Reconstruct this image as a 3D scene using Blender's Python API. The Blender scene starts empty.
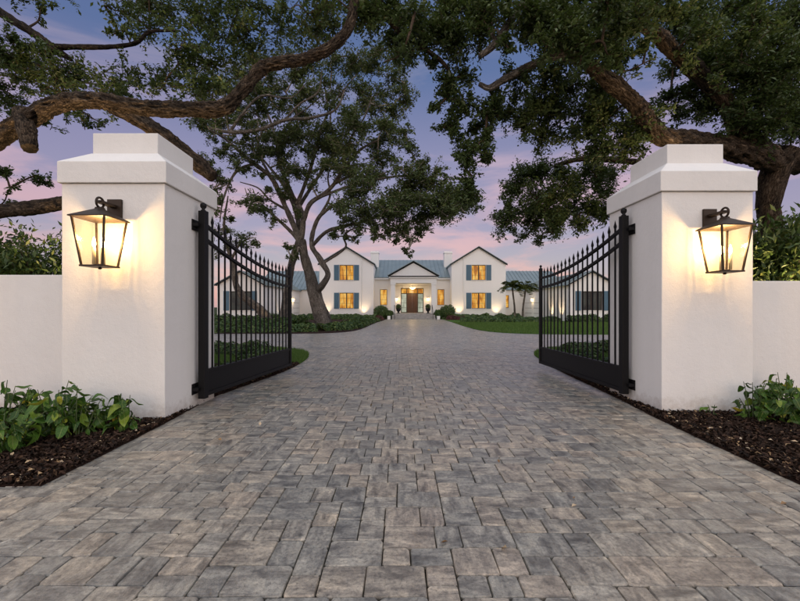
import bpy, bmesh, math, random
import numpy as np
from mathutils import Vector, Matrix, noise
R = math.radians
random.seed(7)
scene = bpy.context.scene
col = scene.collection

# ------------------------------------------------------------------ camera
EYE = 1.3
F = 400.0                       # focal length in pixels of the 800 px wide photograph
cam_d = bpy.data.cameras.new('camera')
cam_d.sensor_width = 36.0
cam_d.lens = 36.0 * F / 800.0
cam_d.shift_y = 6.5 / 800.0
cam_d.clip_start = 0.05
cam_d.clip_end = 3000
cam = bpy.data.objects.new('camera', cam_d)
cam.location = (0, 0, EYE)
cam.rotation_euler = (R(90), 0, 0)
col.objects.link(cam)
scene.camera = cam

def W(px, py, Y):
    """world point at distance Y seen at photo pixel (px, py)"""
    return Vector(((px - 400.0) * Y / F, Y, EYE - (py - 307.0) * Y / F))

# ------------------------------------------------------------------ sky (dusk), sun behind the camera
world = bpy.data.worlds.new('World')
scene.world = world
world.use_nodes = True
wn, wl = world.node_tree.nodes, world.node_tree.links
wn.clear()
SUN_EL, SUN_ROT = 5.0, 180.0
sky = wn.new('ShaderNodeTexSky'); sky.sky_type = 'NISHITA'; sky.sun_disc = False
sky.sun_elevation = R(SUN_EL); sky.sun_rotation = R(SUN_ROT)
sky.air_density = 1.0; sky.dust_density = 1.5; sky.ozone_density = 1.0
bg1 = wn.new('ShaderNodeBackground'); bg1.inputs['Strength'].default_value = 0.05
wl.new(sky.outputs[0], bg1.inputs['Color'])
tc = wn.new('ShaderNodeTexCoord')
sep = wn.new('ShaderNodeSeparateXYZ'); wl.new(tc.outputs['Generated'], sep.inputs[0])
ramp = wn.new('ShaderNodeValToRGB'); wl.new(sep.outputs['Z'], ramp.inputs['Fac'])
cr = ramp.color_ramp
cr.elements[0].position = 0.0; cr.elements[0].color = (0.55, 0.47, 0.54, 1)
cr.elements[1].position = 1.0; cr.elements[1].color = (0.050, 0.105, 0.27, 1)
for p, c in ((0.08, (0.47, 0.40, 0.53, 1)), (0.19, (0.37, 0.295, 0.49, 1)), (0.33, (0.29, 0.245, 0.45, 1)), (0.50, (0.095, 0.14, 0.35, 1))):
    e = cr.elements.new(p); e.color = c
# thin pink cloud streaks
mp = wn.new('ShaderNodeMapping'); mp.inputs['Scale'].default_value = (1.5, 1.5, 6.5)
wl.new(tc.outputs['Generated'], mp.inputs[0])
nz = wn.new('ShaderNodeTexNoise'); nz.inputs['Scale'].default_value = 1.7; nz.inputs['Detail'].default_value = 6
nz.inputs['Roughness'].default_value = 0.55; nz.inputs['Distortion'].default_value = 0.4
wl.new(mp.outputs[0], nz.inputs['Vector'])
cm = wn.new('ShaderNodeMapRange'); cm.interpolation_type = 'SMOOTHSTEP'
cm.inputs['From Min'].default_value = 0.45; cm.inputs['From Max'].default_value = 0.62
cm.inputs['To Min'].default_value = 0; cm.inputs['To Max'].default_value = 0.85
wl.new(nz.outputs['Fac'], cm.inputs['Value'])
cramp = wn.new('ShaderNodeValToRGB'); wl.new(sep.outputs['Z'], cramp.inputs['Fac'])
k = cramp.color_ramp
k.elements[0].position = 0.0; k.elements[0].color = (1.0, 0.50, 0.48, 1)
k.elements[1].position = 0.55; k.elements[1].color = (0.16, 0.2, 0.38, 1)
e = k.elements.new(0.13); e.color = (0.88, 0.45, 0.50, 1)
e = k.elements.new(0.32); e.color = (0.62, 0.41, 0.54, 1)
mx = wn.new('ShaderNodeMix'); mx.data_type = 'RGBA'
wl.new(cm.outputs[0], mx.inputs[0]); wl.new(ramp.outputs[0], mx.inputs[6]); wl.new(cramp.outputs[0], mx.inputs[7])
bg2 = wn.new('ShaderNodeBackground'); bg2.inputs['Strength'].default_value = 0.74
wl.new(mx.outputs[2], bg2.inputs['Color'])
add = wn.new('ShaderNodeAddShader'); wl.new(bg1.outputs[0], add.inputs[0]); wl.new(bg2.outputs[0], add.inputs[1])
wo = wn.new('ShaderNodeOutputWorld'); wl.new(add.outputs[0], wo.inputs['Surface'])

sun_d = bpy.data.lights.new('sun', 'SUN'); sun_d.energy = 2.6; sun_d.angle = R(140)
sun_d.color = (1.0, 0.972, 0.915)
sun = bpy.data.objects.new('sun', sun_d); col.objects.link(sun)
sun.rotation_euler = (R(42), 0, R(4))     # afterglow of the western sky, behind the camera

scene.view_settings.view_transform = 'Standard'
scene.view_settings.look = 'None'
scene.view_settings.gamma = 1.0
scene.view_settings.exposure = 0.0
scene.render.engine = 'CYCLES'
scene.cycles.use_denoising = True
scene.cycles.max_bounces = 8
scene.cycles.transparent_max_bounces = 16
scene.cycles.sample_clamp_indirect = 4.0
scene.cycles.caustics_reflective = False
scene.cycles.caustics_refractive = False

# ------------------------------------------------------------------ helpers
def tag(o, label=None, cat=None, group=None, kind=None):
    if label: o['label'] = label
    if cat: o['category'] = cat
    if group: o['group'] = group
    if kind: o['kind'] = kind
    return o

def empty(name, loc=(0, 0, 0), rz=0.0):
    o = bpy.data.objects.new(name, None); o.location = loc; o.rotation_euler = (0, 0, rz)
    o.empty_display_size = 0.2
    col.objects.link(o); return o

def link(name, me, mat=None, parent=None, smooth=False):
    o = bpy.data.objects.new(name, me)
    if mat and not me.materials: me.materials.append(mat)
    if smooth: me.polygons.foreach_set('use_smooth', [True] * len(me.polygons))
    col.objects.link(o)
    if parent is not None: o.parent = parent
    return o

class MB:
    """collects simple solids, builds them as one mesh object"""
    def __init__(s): s.bm = bmesh.new()
    def box(s, x0, x1, y0, y1, z0, z1, bev=0.0, mtx=None):
        b = s.bm
        v = [b.verts.new(c) for c in ((x0, y0, z0), (x1, y0, z0), (x1, y1, z0), (x0, y1, z0), (x0, y0, z1), (x1, y0, z1), (x1, y1, z1), (x0, y1, z1))]
        f = [b.faces.new([v[i] for i in q]) for q in ((3, 2, 1, 0), (4, 5, 6, 7), (0, 1, 5, 4), (1, 2, 6, 5), (2, 3, 7, 6), (3, 0, 4, 7))]
        if mtx is not None: bmesh.ops.transform(b, matrix=mtx, verts=v)
        if bev > 0:
            ed = list({e for q in f for e in q.edges})
            bmesh.ops.bevel(b, geom=ed, offset=bev, segments=2, affect='EDGES', profile=0.6)
        return s
    def loft(s, rings, cap=True):
        b = s.bm
        vr = [[b.verts.new(p) for p in r] for r in rings]
        n = len(rings[0])
        for a, c in zip(vr[:-1], vr[1:]):
            for i in range(n):
                b.faces.new((a[i], a[(i + 1) % n], c[(i + 1) % n], c[i]))
        if cap:
            b.faces.new(list(reversed(vr[0]))); b.faces.new(vr[-1])
        return s
    def lathe(s, prof, n=16, c=(0, 0, 0)):
        rings = [[(c[0] + r * math.cos(2 * math.pi * i / n), c[1] + r * math.sin(2 * math.pi * i / n), c[2] + z) for i in range(n)] for r, z in prof]
        return s.loft(rings)
    def tube(s, pts, r, n=8, closed=False):
        pts = [Vector(p) for p in pts]
        rr = r if isinstance(r, (list, tuple)) else [r] * len(pts)
        rings = []; up = Vector((0.0123, 0.031, 1.0)).normalized(); x = None
        for i, p in enumerate(pts):
            if closed: t = pts[(i + 1) % len(pts)] - pts[i - 1]
            else: t = pts[min(i + 1, len(pts) - 1)] - pts[max(i - 1, 0)]
            t.normalize()
            if x is None: x = t.orthogonal().normalized()
            else: x = (x - t * x.dot(t)).normalized()
            y = t.cross(x)
            rings.append([p + (x * math.cos(2 * math.pi * k / n) + y * math.sin(2 * math.pi * k / n)) * rr[i] for k in range(n)])
        if closed: rings.append(rings[0]); return s.loft(rings, cap=False)
        return s.loft(rings)
    def poly(s, pts):
        return s.bm.faces.new([s.bm.verts.new(p) for p in pts])
    def extrude_y(s, prof, y0, y1):
        """closed (x,z) profile extruded along y"""
        return s.loft([[(x, y0, z) for x, z in prof], [(x, y1, z) for x, z in prof]])
    def mesh(s, name):
        bmesh.ops.recalc_face_normals(s.bm, faces=s.bm.faces)
        me = bpy.data.meshes.new(name); s.bm.to_mesh(me); s.bm.free(); return me
    def build(s, name, mat, parent=None, smooth=False):
        return link(name, s.mesh(name), mat, parent, smooth)

def np_mesh(name, verts, faces, attr=None, attr_name='tone'):
    """verts (N,3), faces (M,k) ndarray -> mesh, attr per vertex"""
    me = bpy.data.meshes.new(name)
    verts = np.asarray(verts, dtype=np.float32); faces = np.asarray(faces, dtype=np.int32)
    m, kk = faces.shape
    me.vertices.add(len(verts)); me.vertices.foreach_set('co', verts.ravel())
    me.loops.add(m * kk); me.loops.foreach_set('vertex_index', faces.ravel())
    me.polygons.add(m); me.polygons.foreach_set('loop_start', np.arange(0, m * kk, kk, dtype=np.int32))
    try: me.polygons.foreach_set('loop_total', np.full(m, kk, dtype=np.int32))
    except Exception: pass
    if attr is not None:
        a = me.attributes.new(attr_name, 'FLOAT', 'POINT'); a.data.foreach_set('value', np.asarray(attr, dtype=np.float32))
    me.update(calc_edges=True); me.validate()
    return me

# ------------------------------------------------------------------ materials
MATS = {}
class NT:
    def __init__(s, name, rough=0.6, color=None, spec=0.5, metal=0.0):
        s.m = bpy.data.materials.new(name); s.m.use_nodes = True
        s.n, s.l = s.m.node_tree.nodes, s.m.node_tree.links
        s.p = s.n['Principled BSDF']; s.out = s.n['Material Output']
        s.p.inputs['Roughness'].default_value = rough
        s.p.inputs['Specular IOR Level'].default_value = spec
        s.p.inputs['Metallic'].default_value = metal
        if color: s.p.inputs['Base Color'].default_value = (*color, 1)
        MATS[name] = s.m
    def node(s, t, **kw):
        n = s.n.new(t)
        for a, v in kw.items():
            if a in n.inputs: n.inputs[a].default_value = v
            else: setattr(n, a, v)
        return n
    def noise(s, scale, detail=4, rough=0.5, vec=None, dist=0.0):
        n = s.node('ShaderNodeTexNoise', Scale=scale, Detail=detail, Roughness=rough, Distortion=dist)
        if vec is not None: s.l.new(vec, n.inputs['Vector'])
        return n.outputs['Fac']
    def pos(s, scale=None, add=None):
        g = s.node('ShaderNodeNewGeometry').outputs['Position']
        if scale:
            mp = s.node('ShaderNodeMapping'); mp.inputs['Scale'].default_value = scale; s.l.new(g, mp.inputs[0]); g = mp.outputs[0]
        return g
    def ramp(s, fac, stops, interp='LINEAR'):
        r = s.node('ShaderNodeValToRGB'); s.l.new(fac, r.inputs[0]); c = r.color_ramp; c.interpolation = interp
        c.elements[0].position, c.elements[0].color = stops[0][0], (*stops[0][1], 1)
        c.elements[1].position, c.elements[1].color = stops[-1][0], (*stops[-1][1], 1)
        for p, q in stops[1:-1]:
            e = c.elements.new(p); e.color = (*q, 1)
        return r.outputs['Color']
    def mix(s, fac, a, b, blend='MIX'):
        m = s.node('ShaderNodeMix'); m.data_type = 'RGBA'; m.blend_type = blend
        for i, v in ((0, fac), (6, a), (7, b)):
            if hasattr(v, 'links') or hasattr(v, 'is_linked'): s.l.new(v, m.inputs[i])
            elif i == 0: m.inputs[0].default_value = v
            else: m.inputs[i].default_value = (*v, 1)
        return m.outputs[2]
    def math(s, op, a, b=0.0):
        m = s.node('ShaderNodeMath'); m.operation = op
        for i, v in enumerate((a, b)):
            if hasattr(v, 'is_linked'): s.l.new(v, m.inputs[i])
            else: m.inputs[i].default_value = v
        return m.outputs[0]
    def color(s, c): s.l.new(c, s.p.inputs['Base Color']); return s
    def bump(s, h, strength=0.3, dist=0.02):
        b = s.node('ShaderNodeBump', Strength=strength, Distance=dist); s.l.new(h, b.inputs['Height']); s.l.new(b.outputs[0], s.p.inputs['Normal']); return s
    def rough(s, r): s.l.new(r, s.p.inputs['Roughness']); return s

def m_stucco(name, base, grime=0.025):
    t = NT(name, 0.85, spec=0.25)
    a = t.noise(1.6, 5, 0.6, t.pos()); b = t.noise(0.9, 4, 0.6, t.pos((4, 4, 0.5)))
    f = t.math('MULTIPLY', a, b)
    d = tuple(c * (1 - 2.2 * grime) for c in base)
    cc = t.ramp(f, [(0.1, d), (0.42, base)])
    if name == 'stucco':
        z = t.node('ShaderNodeSeparateXYZ'); t.l.new(t.pos(), z.inputs[0])
        sp = t.math('SUBTRACT', t.math('MULTIPLY', t.noise(9, 5, 0.7, t.pos()), 0.5), t.math('MULTIPLY', z.outputs['Z'], 1.0))
        cc = t.mix(t.ramp(sp, [(0.05, (0, 0, 0)), (0.24, (0.5, 0.5, 0.5))]), cc, (0.34, 0.27, 0.21))
    t.color(cc)
    h = t.math('ADD', t.noise(140, 3, 0.6, t.pos()), t.math('MULTIPLY', t.noise(11, 4, 0.6, t.pos()), 2.2))
    t.bump(h, 0.4, 0.008)
    return t.m
m_stucco('stucco', (0.82, 0.80, 0.77))
m_stucco('house_paint', (0.83, 0.81, 0.79), 0.012)
m_stucco('trim_white', (0.80, 0.79, 0.77), 0.02)

t = NT('black_iron', 0.5, (0.006, 0.006, 0.007), 0.22)
t.bump(t.noise(60, 3, 0.6, t.pos()), 0.08, 0.003)
t = NT('bronze', 0.5, (0.035, 0.022, 0.014), 0.5, 0.5)
t.bump(t.noise(90, 3, 0.6, t.pos()), 0.15, 0.002)
NT('candle', 0.5, (0.85, 0.72, 0.45))

# glass: thin clear panes
t = NT('lantern_glass'); t.n.remove(t.p)
tr = t.node('ShaderNodeBsdfTransparent'); tr.inputs[0].default_value = (0.93, 0.90, 0.83, 1)
gl = t.node('ShaderNodeBsdfGlossy', Roughness=0.08)
fr = t.node('ShaderNodeLayerWeight', Blend=0.5)
ms = t.node('ShaderNodeMixShader'); t.l.new(t.math('ADD', t.math('MULTIPLY', t.math('POWER', fr.outputs['Facing'], 4.0), 0.5), 0.04), ms.inputs[0]); t.l.new(tr.outputs[0], ms.inputs[1]); t.l.new(gl.outputs[0], ms.inputs[2])
sb = t.node('ShaderNodeBump', Strength=0.25, Distance=0.01); t.l.new(t.noise(45, 2, 0.5, t.pos()), sb.inputs['Height']); t.l.new(sb.outputs[0], gl.inputs['Normal'])
t.l.new(ms.outputs[0], t.out.inputs['Surface'])

def m_emit(name, c, s):
    t = NT(name, 0.4, c)
    t.p.inputs['Emission Color'].default_value = (*c, 1); t.p.inputs['Emission Strength'].default_value = s
    return t.m
m_emit('bulb', (1.0, 0.72, 0.36), 30)
m_emit('sconce_glow', (1.0, 0.70, 0.34), 9)
m_emit('chandelier_glow', (1.0, 0.72, 0.32), 5)
m_emit('spot_lens', (1.0, 0.75, 0.45), 6)

def m_window(name, stops, strength, sc):
    t = NT(name, 0.15, (0.02, 0.02, 0.02), 0.2)
    n = t.noise(1.0, 3, 0.55, t.pos(sc), 0.3)
    c = t.ramp(n, stops)
    t.l.new(c, t.p.inputs['Emission Color']); t.p.inputs['Emission Strength'].default_value = strength
    return t.m
m_window('pane_amber', [(0.36, (0.42, 0.13, 0.012)), (0.5, (0.85, 0.37, 0.035)), (0.66, (1.0, 0.66, 0.18))], 0.8, (3.1, 1, 0.8))
m_window('pane_cool', [(0.3, (0.28, 0.33, 0.25)), (0.7, (0.75, 0.78, 0.62))], 0.7, (3, 1, 1.2))
m_window('pane_dim', [(0.4, (0.004, 0.007, 0.009)), (0.7, (0.03, 0.035, 0.03))], 1.0, (1.2, 1, 0.7))

t = NT('shutter_blue', 0.5, (0.075, 0.155, 0.225), 0.4)
NT('window_frame', 0.45, (0.05, 0.035, 0.025), 0.4)
t = NT('door_wood', 0.4, spec=0.5)
t.color(t.ramp(t.noise(3, 5, 0.6, t.pos((9, 9, 0.7))), [(0.3, (0.035, 0.013, 0.007)), (0.7, (0.09, 0.035, 0.017))]))
t = NT('roof_metal', 0.42, spec=0.5, metal=0.25)
t.color(t.ramp(t.noise(0.8, 4, 0.6, t.pos()), [(0.3, (0.20, 0.255, 0.27)), (0.7, (0.26, 0.315, 0.325))]))
NT('gutter_dark', 0.6, (0.014, 0.017, 0.02), 0.2)
t = NT('step_stone', 0.7); t.color(t.ramp(t.noise(3, 5, 0.6, t.pos()), [(0.3, (0.22, 0.21, 0.2)), (0.7, (0.36, 0.34, 0.32))]))

# pavers: every stone its own tone, streaked face mix
t = NT('paver', 0.5, spec=0.9)
oi = t.node('ShaderNodeObjectInfo').outputs['Random']
ge = t.node('ShaderNodeNewGeometry')
isl = ge.outputs['Random Per Island']
rnd = t.math('FRACT', t.math('ADD', t.math('MULTIPLY', oi, 7.31), t.math('MULTIPLY', isl, 5.17)))
rnd2 = t.math('FRACT', t.math('MULTIPLY', rnd, 13.7))
rnd3 = t.math('FRACT', t.math('MULTIPLY', rnd, 57.3))
off = t.node('ShaderNodeCombineXYZ'); t.l.new(t.math('MULTIPLY', rnd, 60), off.inputs[0]); t.l.new(t.math('MULTIPLY', rnd2, 60), off.inputs[1])
va = t.node('ShaderNodeVectorMath'); va.operation = 'ADD'; t.l.new(ge.outputs['Position'], va.inputs[0]); t.l.new(off.outputs[0], va.inputs[1])
mpg = t.node('ShaderNodeMapping'); mpg.inputs['Scale'].default_value = (15, 4.2, 4); t.l.new(va.outputs[0], mpg.inputs[0])
mpg2 = t.node('ShaderNodeMapping'); mpg2.inputs['Scale'].default_value = (4.2, 15, 4); t.l.new(va.outputs[0], mpg2.inputs[0])
st1 = t.noise(1.0, 5, 0.62, mpg.outputs[0], 0.6); st2 = t.noise(1.0, 5, 0.62, mpg2.outputs[0], 0.6)
sw = t.math('GREATER_THAN', rnd2, 0.5)
stm = t.node('ShaderNodeMix'); t.l.new(sw, stm.inputs[0]); t.l.new(st1, stm.inputs[2]); t.l.new(st2, stm.inputs[3])
streak = stm.outputs[0]
blot = t.noise(7, 4, 0.6, va.outputs[0], 0.8)
area = t.noise(0.55, 3, 0.55, ge.outputs['Position'])
sel = t.math('ADD', t.math('MULTIPLY', rnd3, 0.62), t.math('MULTIPLY', area, 0.75))
hue = t.ramp(t.math('SUBTRACT', sel, 0.22), [(0.0, (0.19, 0.187, 0.17)), (0.25, (0.23, 0.224, 0.20)), (0.45, (0.285, 0.27, 0.235)), (0.62, (0.325, 0.288, 0.233)), (0.8, (0.32, 0.275, 0.225)), (1.0, (0.385, 0.355, 0.305))])
dk = t.ramp(streak, [(0.30, (0.36, 0.36, 0.37)), (0.45, (0.80, 0.80, 0.81)), (0.57, (1.15, 1.14, 1.12)), (0.68, (1.6, 1.57, 1.52))])
c = t.mix(1.0, hue, dk, 'MULTIPLY')
bd = t.ramp(blot, [(0.33, (0.55, 0.55, 0.56)), (0.5, (1, 1, 1)), (0.7, (1.22, 1.18, 1.12))])
c = t.mix(1.0, c, bd, 'MULTIPLY')
mid = t.noise(48, 5, 0.7, va.outputs[0], 0.3)
c = t.mix(1.0, c, t.ramp(mid, [(0.32, (0.5, 0.5, 0.5)), (0.48, (1, 1, 1)), (0.68, (1.35, 1.33, 1.3))]), 'MULTIPLY')
fine = t.noise(260, 2, 0.6, ge.outputs['Position'])
c = t.mix(1.0, c, t.ramp(fine, [(0.3, (0.8, 0.8, 0.8)), (0.7, (1.18, 1.18, 1.18))]), 'MULTIPLY')
t.color(c)
t.rough(t.math('ADD', t.math('MULTIPLY', mid, 0.3), 0.2))
hh = t.math('ADD', t.math('MULTIPLY', fine, 0.5), t.math('ADD', t.noise(38, 4, 0.65, ge.outputs['Position']), t.math('MULTIPLY', blot, 1.2)))
t.bump(hh, 0.55, 0.007)
t = NT('joint_sand', 0.95, spec=0.1); t.color(t.ramp(t.noise(120, 3, 0.6, t.pos()), [(0.3, (0.008, 0.007, 0.006)), (0.7, (0.03, 0.026, 0.021))]))
t = NT('asphalt_grey', 0.9); t.color(t.ramp(t.noise(40, 4, 0.6, t.pos()), [(0.3, (0.05, 0.05, 0.052)), (0.7, (0.09, 0.088, 0.086))]))

t = NT('soil', 0.95, spec=0.15)
t.color(t.ramp(t.noise(18, 6, 0.7, t.pos()), [(0.3, (0.012, 0.007, 0.005)), (0.7, (0.045, 0.022, 0.015))])); t.bump(t.noise(30, 6, 0.7, t.pos()), 1.0, 0.04)
t = NT('terrain', 0.95, spec=0.1)
t.color(t.ramp(t.noise(0.25, 6, 0.7, t.pos()), [(0.3, (0.022, 0.035, 0.012)), (0.7, (0.045, 0.06, 0.022))])); t.bump(t.noise(6, 6, 0.7, t.pos()), 1.0, 0.08)
t = NT('turf', 0.9, spec=0.15)
t.color(t.ramp(t.noise(1.2, 6, 0.7, t.pos()), [(0.3, (0.045, 0.10, 0.016)), (0.7, (0.08, 0.165, 0.026))])); t.bump(t.noise(70, 4, 0.7, t.pos()), 1.0, 0.04)

def m_attr(name, stops, rough=0.6, spec=0.3, transl=0.0, tcol=None):
    t = NT(name, rough, spec=spec)
    a = t.node('ShaderNodeAttribute'); a.attribute_name = 'tone'
    c = t.ramp(a.outputs['Fac'], stops)
    t.color(c)
    if transl > 0:
        tb = t.node('ShaderNodeBsdfTranslucent')
        t.l.new(t.mix(0.5, c, tcol or (0.16, 0.22, 0.03)), tb.inputs['Color'])
        ms = t.node('ShaderNodeMixShader'); ms.inputs[0].default_value = transl
        t.l.new(t.p.outputs[0], ms.inputs[1]); t.l.new(tb.outputs[0], ms.inputs[2]); t.l.new(ms.outputs[0], t.out.inputs['Surface'])
    return t.m
m_attr('oak_leaf', [(0.0, (0.03, 0.05, 0.017)), (0.55, (0.065, 0.10, 0.03)), (0.9, (0.11, 0.15, 0.045)), (1.0, (0.17, 0.16, 0.055))], 0.45, 0.4, 0.22)
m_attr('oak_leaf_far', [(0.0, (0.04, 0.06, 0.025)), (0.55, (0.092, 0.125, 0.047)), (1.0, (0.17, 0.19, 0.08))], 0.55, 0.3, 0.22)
m_attr('hedge_leaf', [(0.0, (0.022, 0.05, 0.014)), (0.6, (0.055, 0.11, 0.026)), (1.0, (0.13, 0.165, 0.042))], 0.5, 0.35, 0.15)
m_attr('red_leaf', [(0.0, (0.03, 0.012, 0.012)), (1.0, (0.14, 0.04, 0.035))], 0.5, 0.35, 0.15)
m_attr('shade_shrub_leaf', [(0.0, (0.025, 0.05, 0.012)), (0.6, (0.065, 0.11, 0.026)), (1.0, (0.13, 0.15, 0.04))], 0.5, 0.35, 0.2)
m_attr('grass_blade', [(0.0, (0.05, 0.105, 0.018)), (0.6, (0.09, 0.17, 0.032)), (1.0, (0.16, 0.22, 0.055))], 0.6, 0.25, 0.2)
m_attr('bark_chip', [(0.0, (0.008, 0.006, 0.005)), (0.5, (0.030, 0.017, 0.011)), (0.9, (0.068, 0.038, 0.025)), (0.94, (0.25, 0.16, 0.09)), (1.0, (0.42, 0.30, 0.18))], 0.85, 0.2)
m_attr('dry_leaf', [(0.0, (0.20, 0.11, 0.05)), (0.6, (0.42, 0.29, 0.16)), (1.0, (0.62, 0.52, 0.38))], 0.7, 0.2)
m_attr('palm_leaf', [(0.0, (0.06, 0.085, 0.02)), (1.0, (0.18, 0.19, 0.05))], 0.5, 0.35, 0.15)

t = NT('broad_leaf', 0.4, spec=0.3)
oi = t.node('ShaderNodeObjectInfo').outputs['Random']
tco = t.node('ShaderNodeTexCoord').outputs['Object']
base = t.ramp(oi, [(0.0, (0.018, 0.055, 0.010)), (0.5, (0.045, 0.12, 0.017)), (0.82, (0.10, 0.20, 0.026)), (0.95, (0.21, 0.28, 0.032)), (1.0, (0.55, 0.46, 0.05))])
sx = t.node('ShaderNodeSeparateXYZ'); t.l.new(tco, sx.inputs[0])
ax = t.math('ABSOLUTE', sx.outputs['X'])
vein = t.math('LESS_THAN', ax, 0.0022)
wv = t.math('SINE', t.math('MULTIPLY', t.math('SUBTRACT', sx.outputs['Y'], t.math('MULTIPLY', ax, 0.9)), 330.0))
c = t.mix(t.math('MULTIPLY', t.math('GREATER_THAN', wv, 0.86), 0.35), base, (0.20, 0.25, 0.06))
c = t.mix(t.math('MULTIPLY', vein, 0.7), c, (0.25, 0.30, 0.09))
c = t.mix(0.6, c, t.ramp(t.noise(45, 3, 0.6, tco), [(0.3, (0.65, 0.65, 0.65)), (0.7, (1.25, 1.25, 1.2))]), 'MULTIPLY')
t.color(c); t.bump(wv, 0.12, 0.002)
tb = t.node('ShaderNodeBsdfTranslucent'); t.l.new(c, tb.inputs['Color'])
ms = t.node('ShaderNodeMixShader'); ms.inputs[0].default_value = 0.2
t.l.new(t.p.outputs[0], ms.inputs[1]); t.l.new(tb.outputs[0], ms.inputs[2]); t.l.new(ms.outputs[0], t.out.inputs['Surface'])
NT('green_stem', 0.6, (0.05, 0.075, 0.02))

def m_bark(name, lo, mid, hi, sc=1.0):
    t = NT(name, 0.9, spec=0.2)
    a = t.node('ShaderNodeAttribute'); a.attribute_name = 'tone'        # ridge height of the bark
    b = t.node('ShaderNodeAttribute'); b.attribute_name = 'bark'        # unrolled limb coordinate
    mp = t.node('ShaderNodeMapping'); mp.inputs['Scale'].default_value = (30 * sc, 30 * sc, 6.5 * sc); t.l.new(b.outputs['Vector'], mp.inputs[0])
    wob = t.noise(1.0, 3, 0.6, mp.outputs[0]); wv = t.node('ShaderNodeVectorMath'); wv.operation = 'ADD'
    cw = t.node('ShaderNodeCombineXYZ'); t.l.new(wob, cw.inputs[0]); t.l.new(wob, cw.inputs[1]); t.l.new(mp.outputs[0], wv.inputs[0]); t.l.new(cw.outputs[0], wv.inputs[1])
    fz = t.noise(1.0, 6, 0.62, wv.outputs[0], 0.9)
    rdg = t.math('ABSOLUTE', t.math('SUBTRACT', fz, 0.5))
    plate = t.ramp(rdg, [(0.0, (0, 0, 0)), (0.05, (0.45, 0.45, 0.45)), (0.16, (1, 1, 1))])
    n1 = t.noise(22 * sc, 6, 0.7, t.pos(), 0.5); n2 = t.noise(1.4 * sc, 4, 0.6, t.pos())
    f = t.math('ADD', t.math('MULTIPLY', a.outputs['Fac'], 0.25), t.math('ADD', t.math('MULTIPLY', n1, 0.4), t.math('MULTIPLY', plate, 0.35)))
    c = t.ramp(f, [(0.28, lo), (0.52, mid), (0.78, hi)])
    c = t.mix(0.7, c, t.ramp(n2, [(0.35, (0.62, 0.62, 0.62)), (0.65, (1.25, 1.2, 1.15))]), 'MULTIPLY')
    t.color(c)
    h = t.math('ADD', t.math('MULTIPLY', plate, 1.6), t.math('ADD', n1, t.math('MULTIPLY', t.noise(70 * sc, 4, 0.7, t.pos()), 0.4)))
    t.bump(h, 1.0, 0.03 / sc)
    return t.m
m_bark('bark_near', (0.016, 0.012, 0.009), (0.14, 0.10, 0.068), (0.32, 0.245, 0.175))
m_bark('bark_grey', (0.09, 0.078, 0.066), (0.27, 0.235, 0.20), (0.44, 0.40, 0.355), 0.6)
m_bark('bark_dark', (0.012, 0.009, 0.007), (0.075, 0.053, 0.036), (0.17, 0.125, 0.088))

# ------------------------------------------------------------------ ground, drive, lawns
def sheet(name, pts, z, mat, kind='structure', thick=0.05, parent=None):
    m = MB()
    m.loft([[(x, y, z - thick) for x, y in pts], [(x, y, z) for x, y in pts]])
    bmesh.ops.triangulate(m.bm, faces=[f for f in m.bm.faces if len(f.verts) > 4])
    o = m.build(name, MATS[mat], parent)
    if kind: o['kind'] = kind
    return o

def smooth_path(pts, n=8):
    """open Catmull-Rom through 2D/3D points"""
    P = [np.array(p, float) for p in pts]
    P = [2 * P[0] - P[1]] + P + [2 * P[-1] - P[-2]]
    out = []
    for i in range(1, len(P) - 2):
        for j in range(n):
            u = j / n
            out.append(0.5 * ((2 * P[i]) + (-P[i - 1] + P[i + 1]) * u + (2 * P[i - 1] - 5 * P[i] + 4 * P[i + 1] - P[i + 2]) * u * u + (-P[i - 1] + 3 * P[i] - 3 * P[i + 1] + P[i + 2]) * u ** 3))
    out.append(P[-2]); return out

sheet('ground', [(-900, -300), (900, -300), (900, 1500), (-900, 1500)], -0.09, 'terrain', thick=0.4)
drive = sheet('driveway', [(-30, -3), (32, -3), (32, 43.4), (-30, 43.4)], -0.022, 'joint_sand', thick=0.05)

# pavers ---- random three-size laying pattern on a 73 mm module, no straight-through joints
U = 0.073
SIZES = [(2, 2), (3, 2), (2, 3), (3, 3), (4, 3)]
def lay(x0, y0, nx, ny, rng):
    top = [0] * nx
    jt = [-9] * (nx + 1)            # height up to which a joint runs at each grid line
    stones = []
    wt = {(2, 2): 3, (3, 2): 8, (2, 3): 3, (3, 3): 6, (4, 3): 3}
    while True:
        r = min(top)
        if r >= ny: break
        i = top.index(r); j = i
        while j < nx and top[j] == r: j += 1
        run = j - i
        ok = [s for s in SIZES if s[0] <= run and run - s[0] != 1]
        if not ok: w, d = run, 2
        else:
            ww = [wt[s] * (0.06 if (s[0] < run and jt[i + s[0]] >= r) else 1.0) * (3.5 if i > 0 and r + s[1] == top[i - 1] else 1.0) for s in ok]
            w, d = rng.choices(ok, weights=ww)[0]
        for q in range(i, i + w): top[q] = r + d
        jt[i + w] = max(jt[i + w], r + d); jt[i] = max(jt[i], r + d)
        stones.append((x0 + i * U, y0 + r * U, w, d))
    return stones

rng = random.Random(11)
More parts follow.
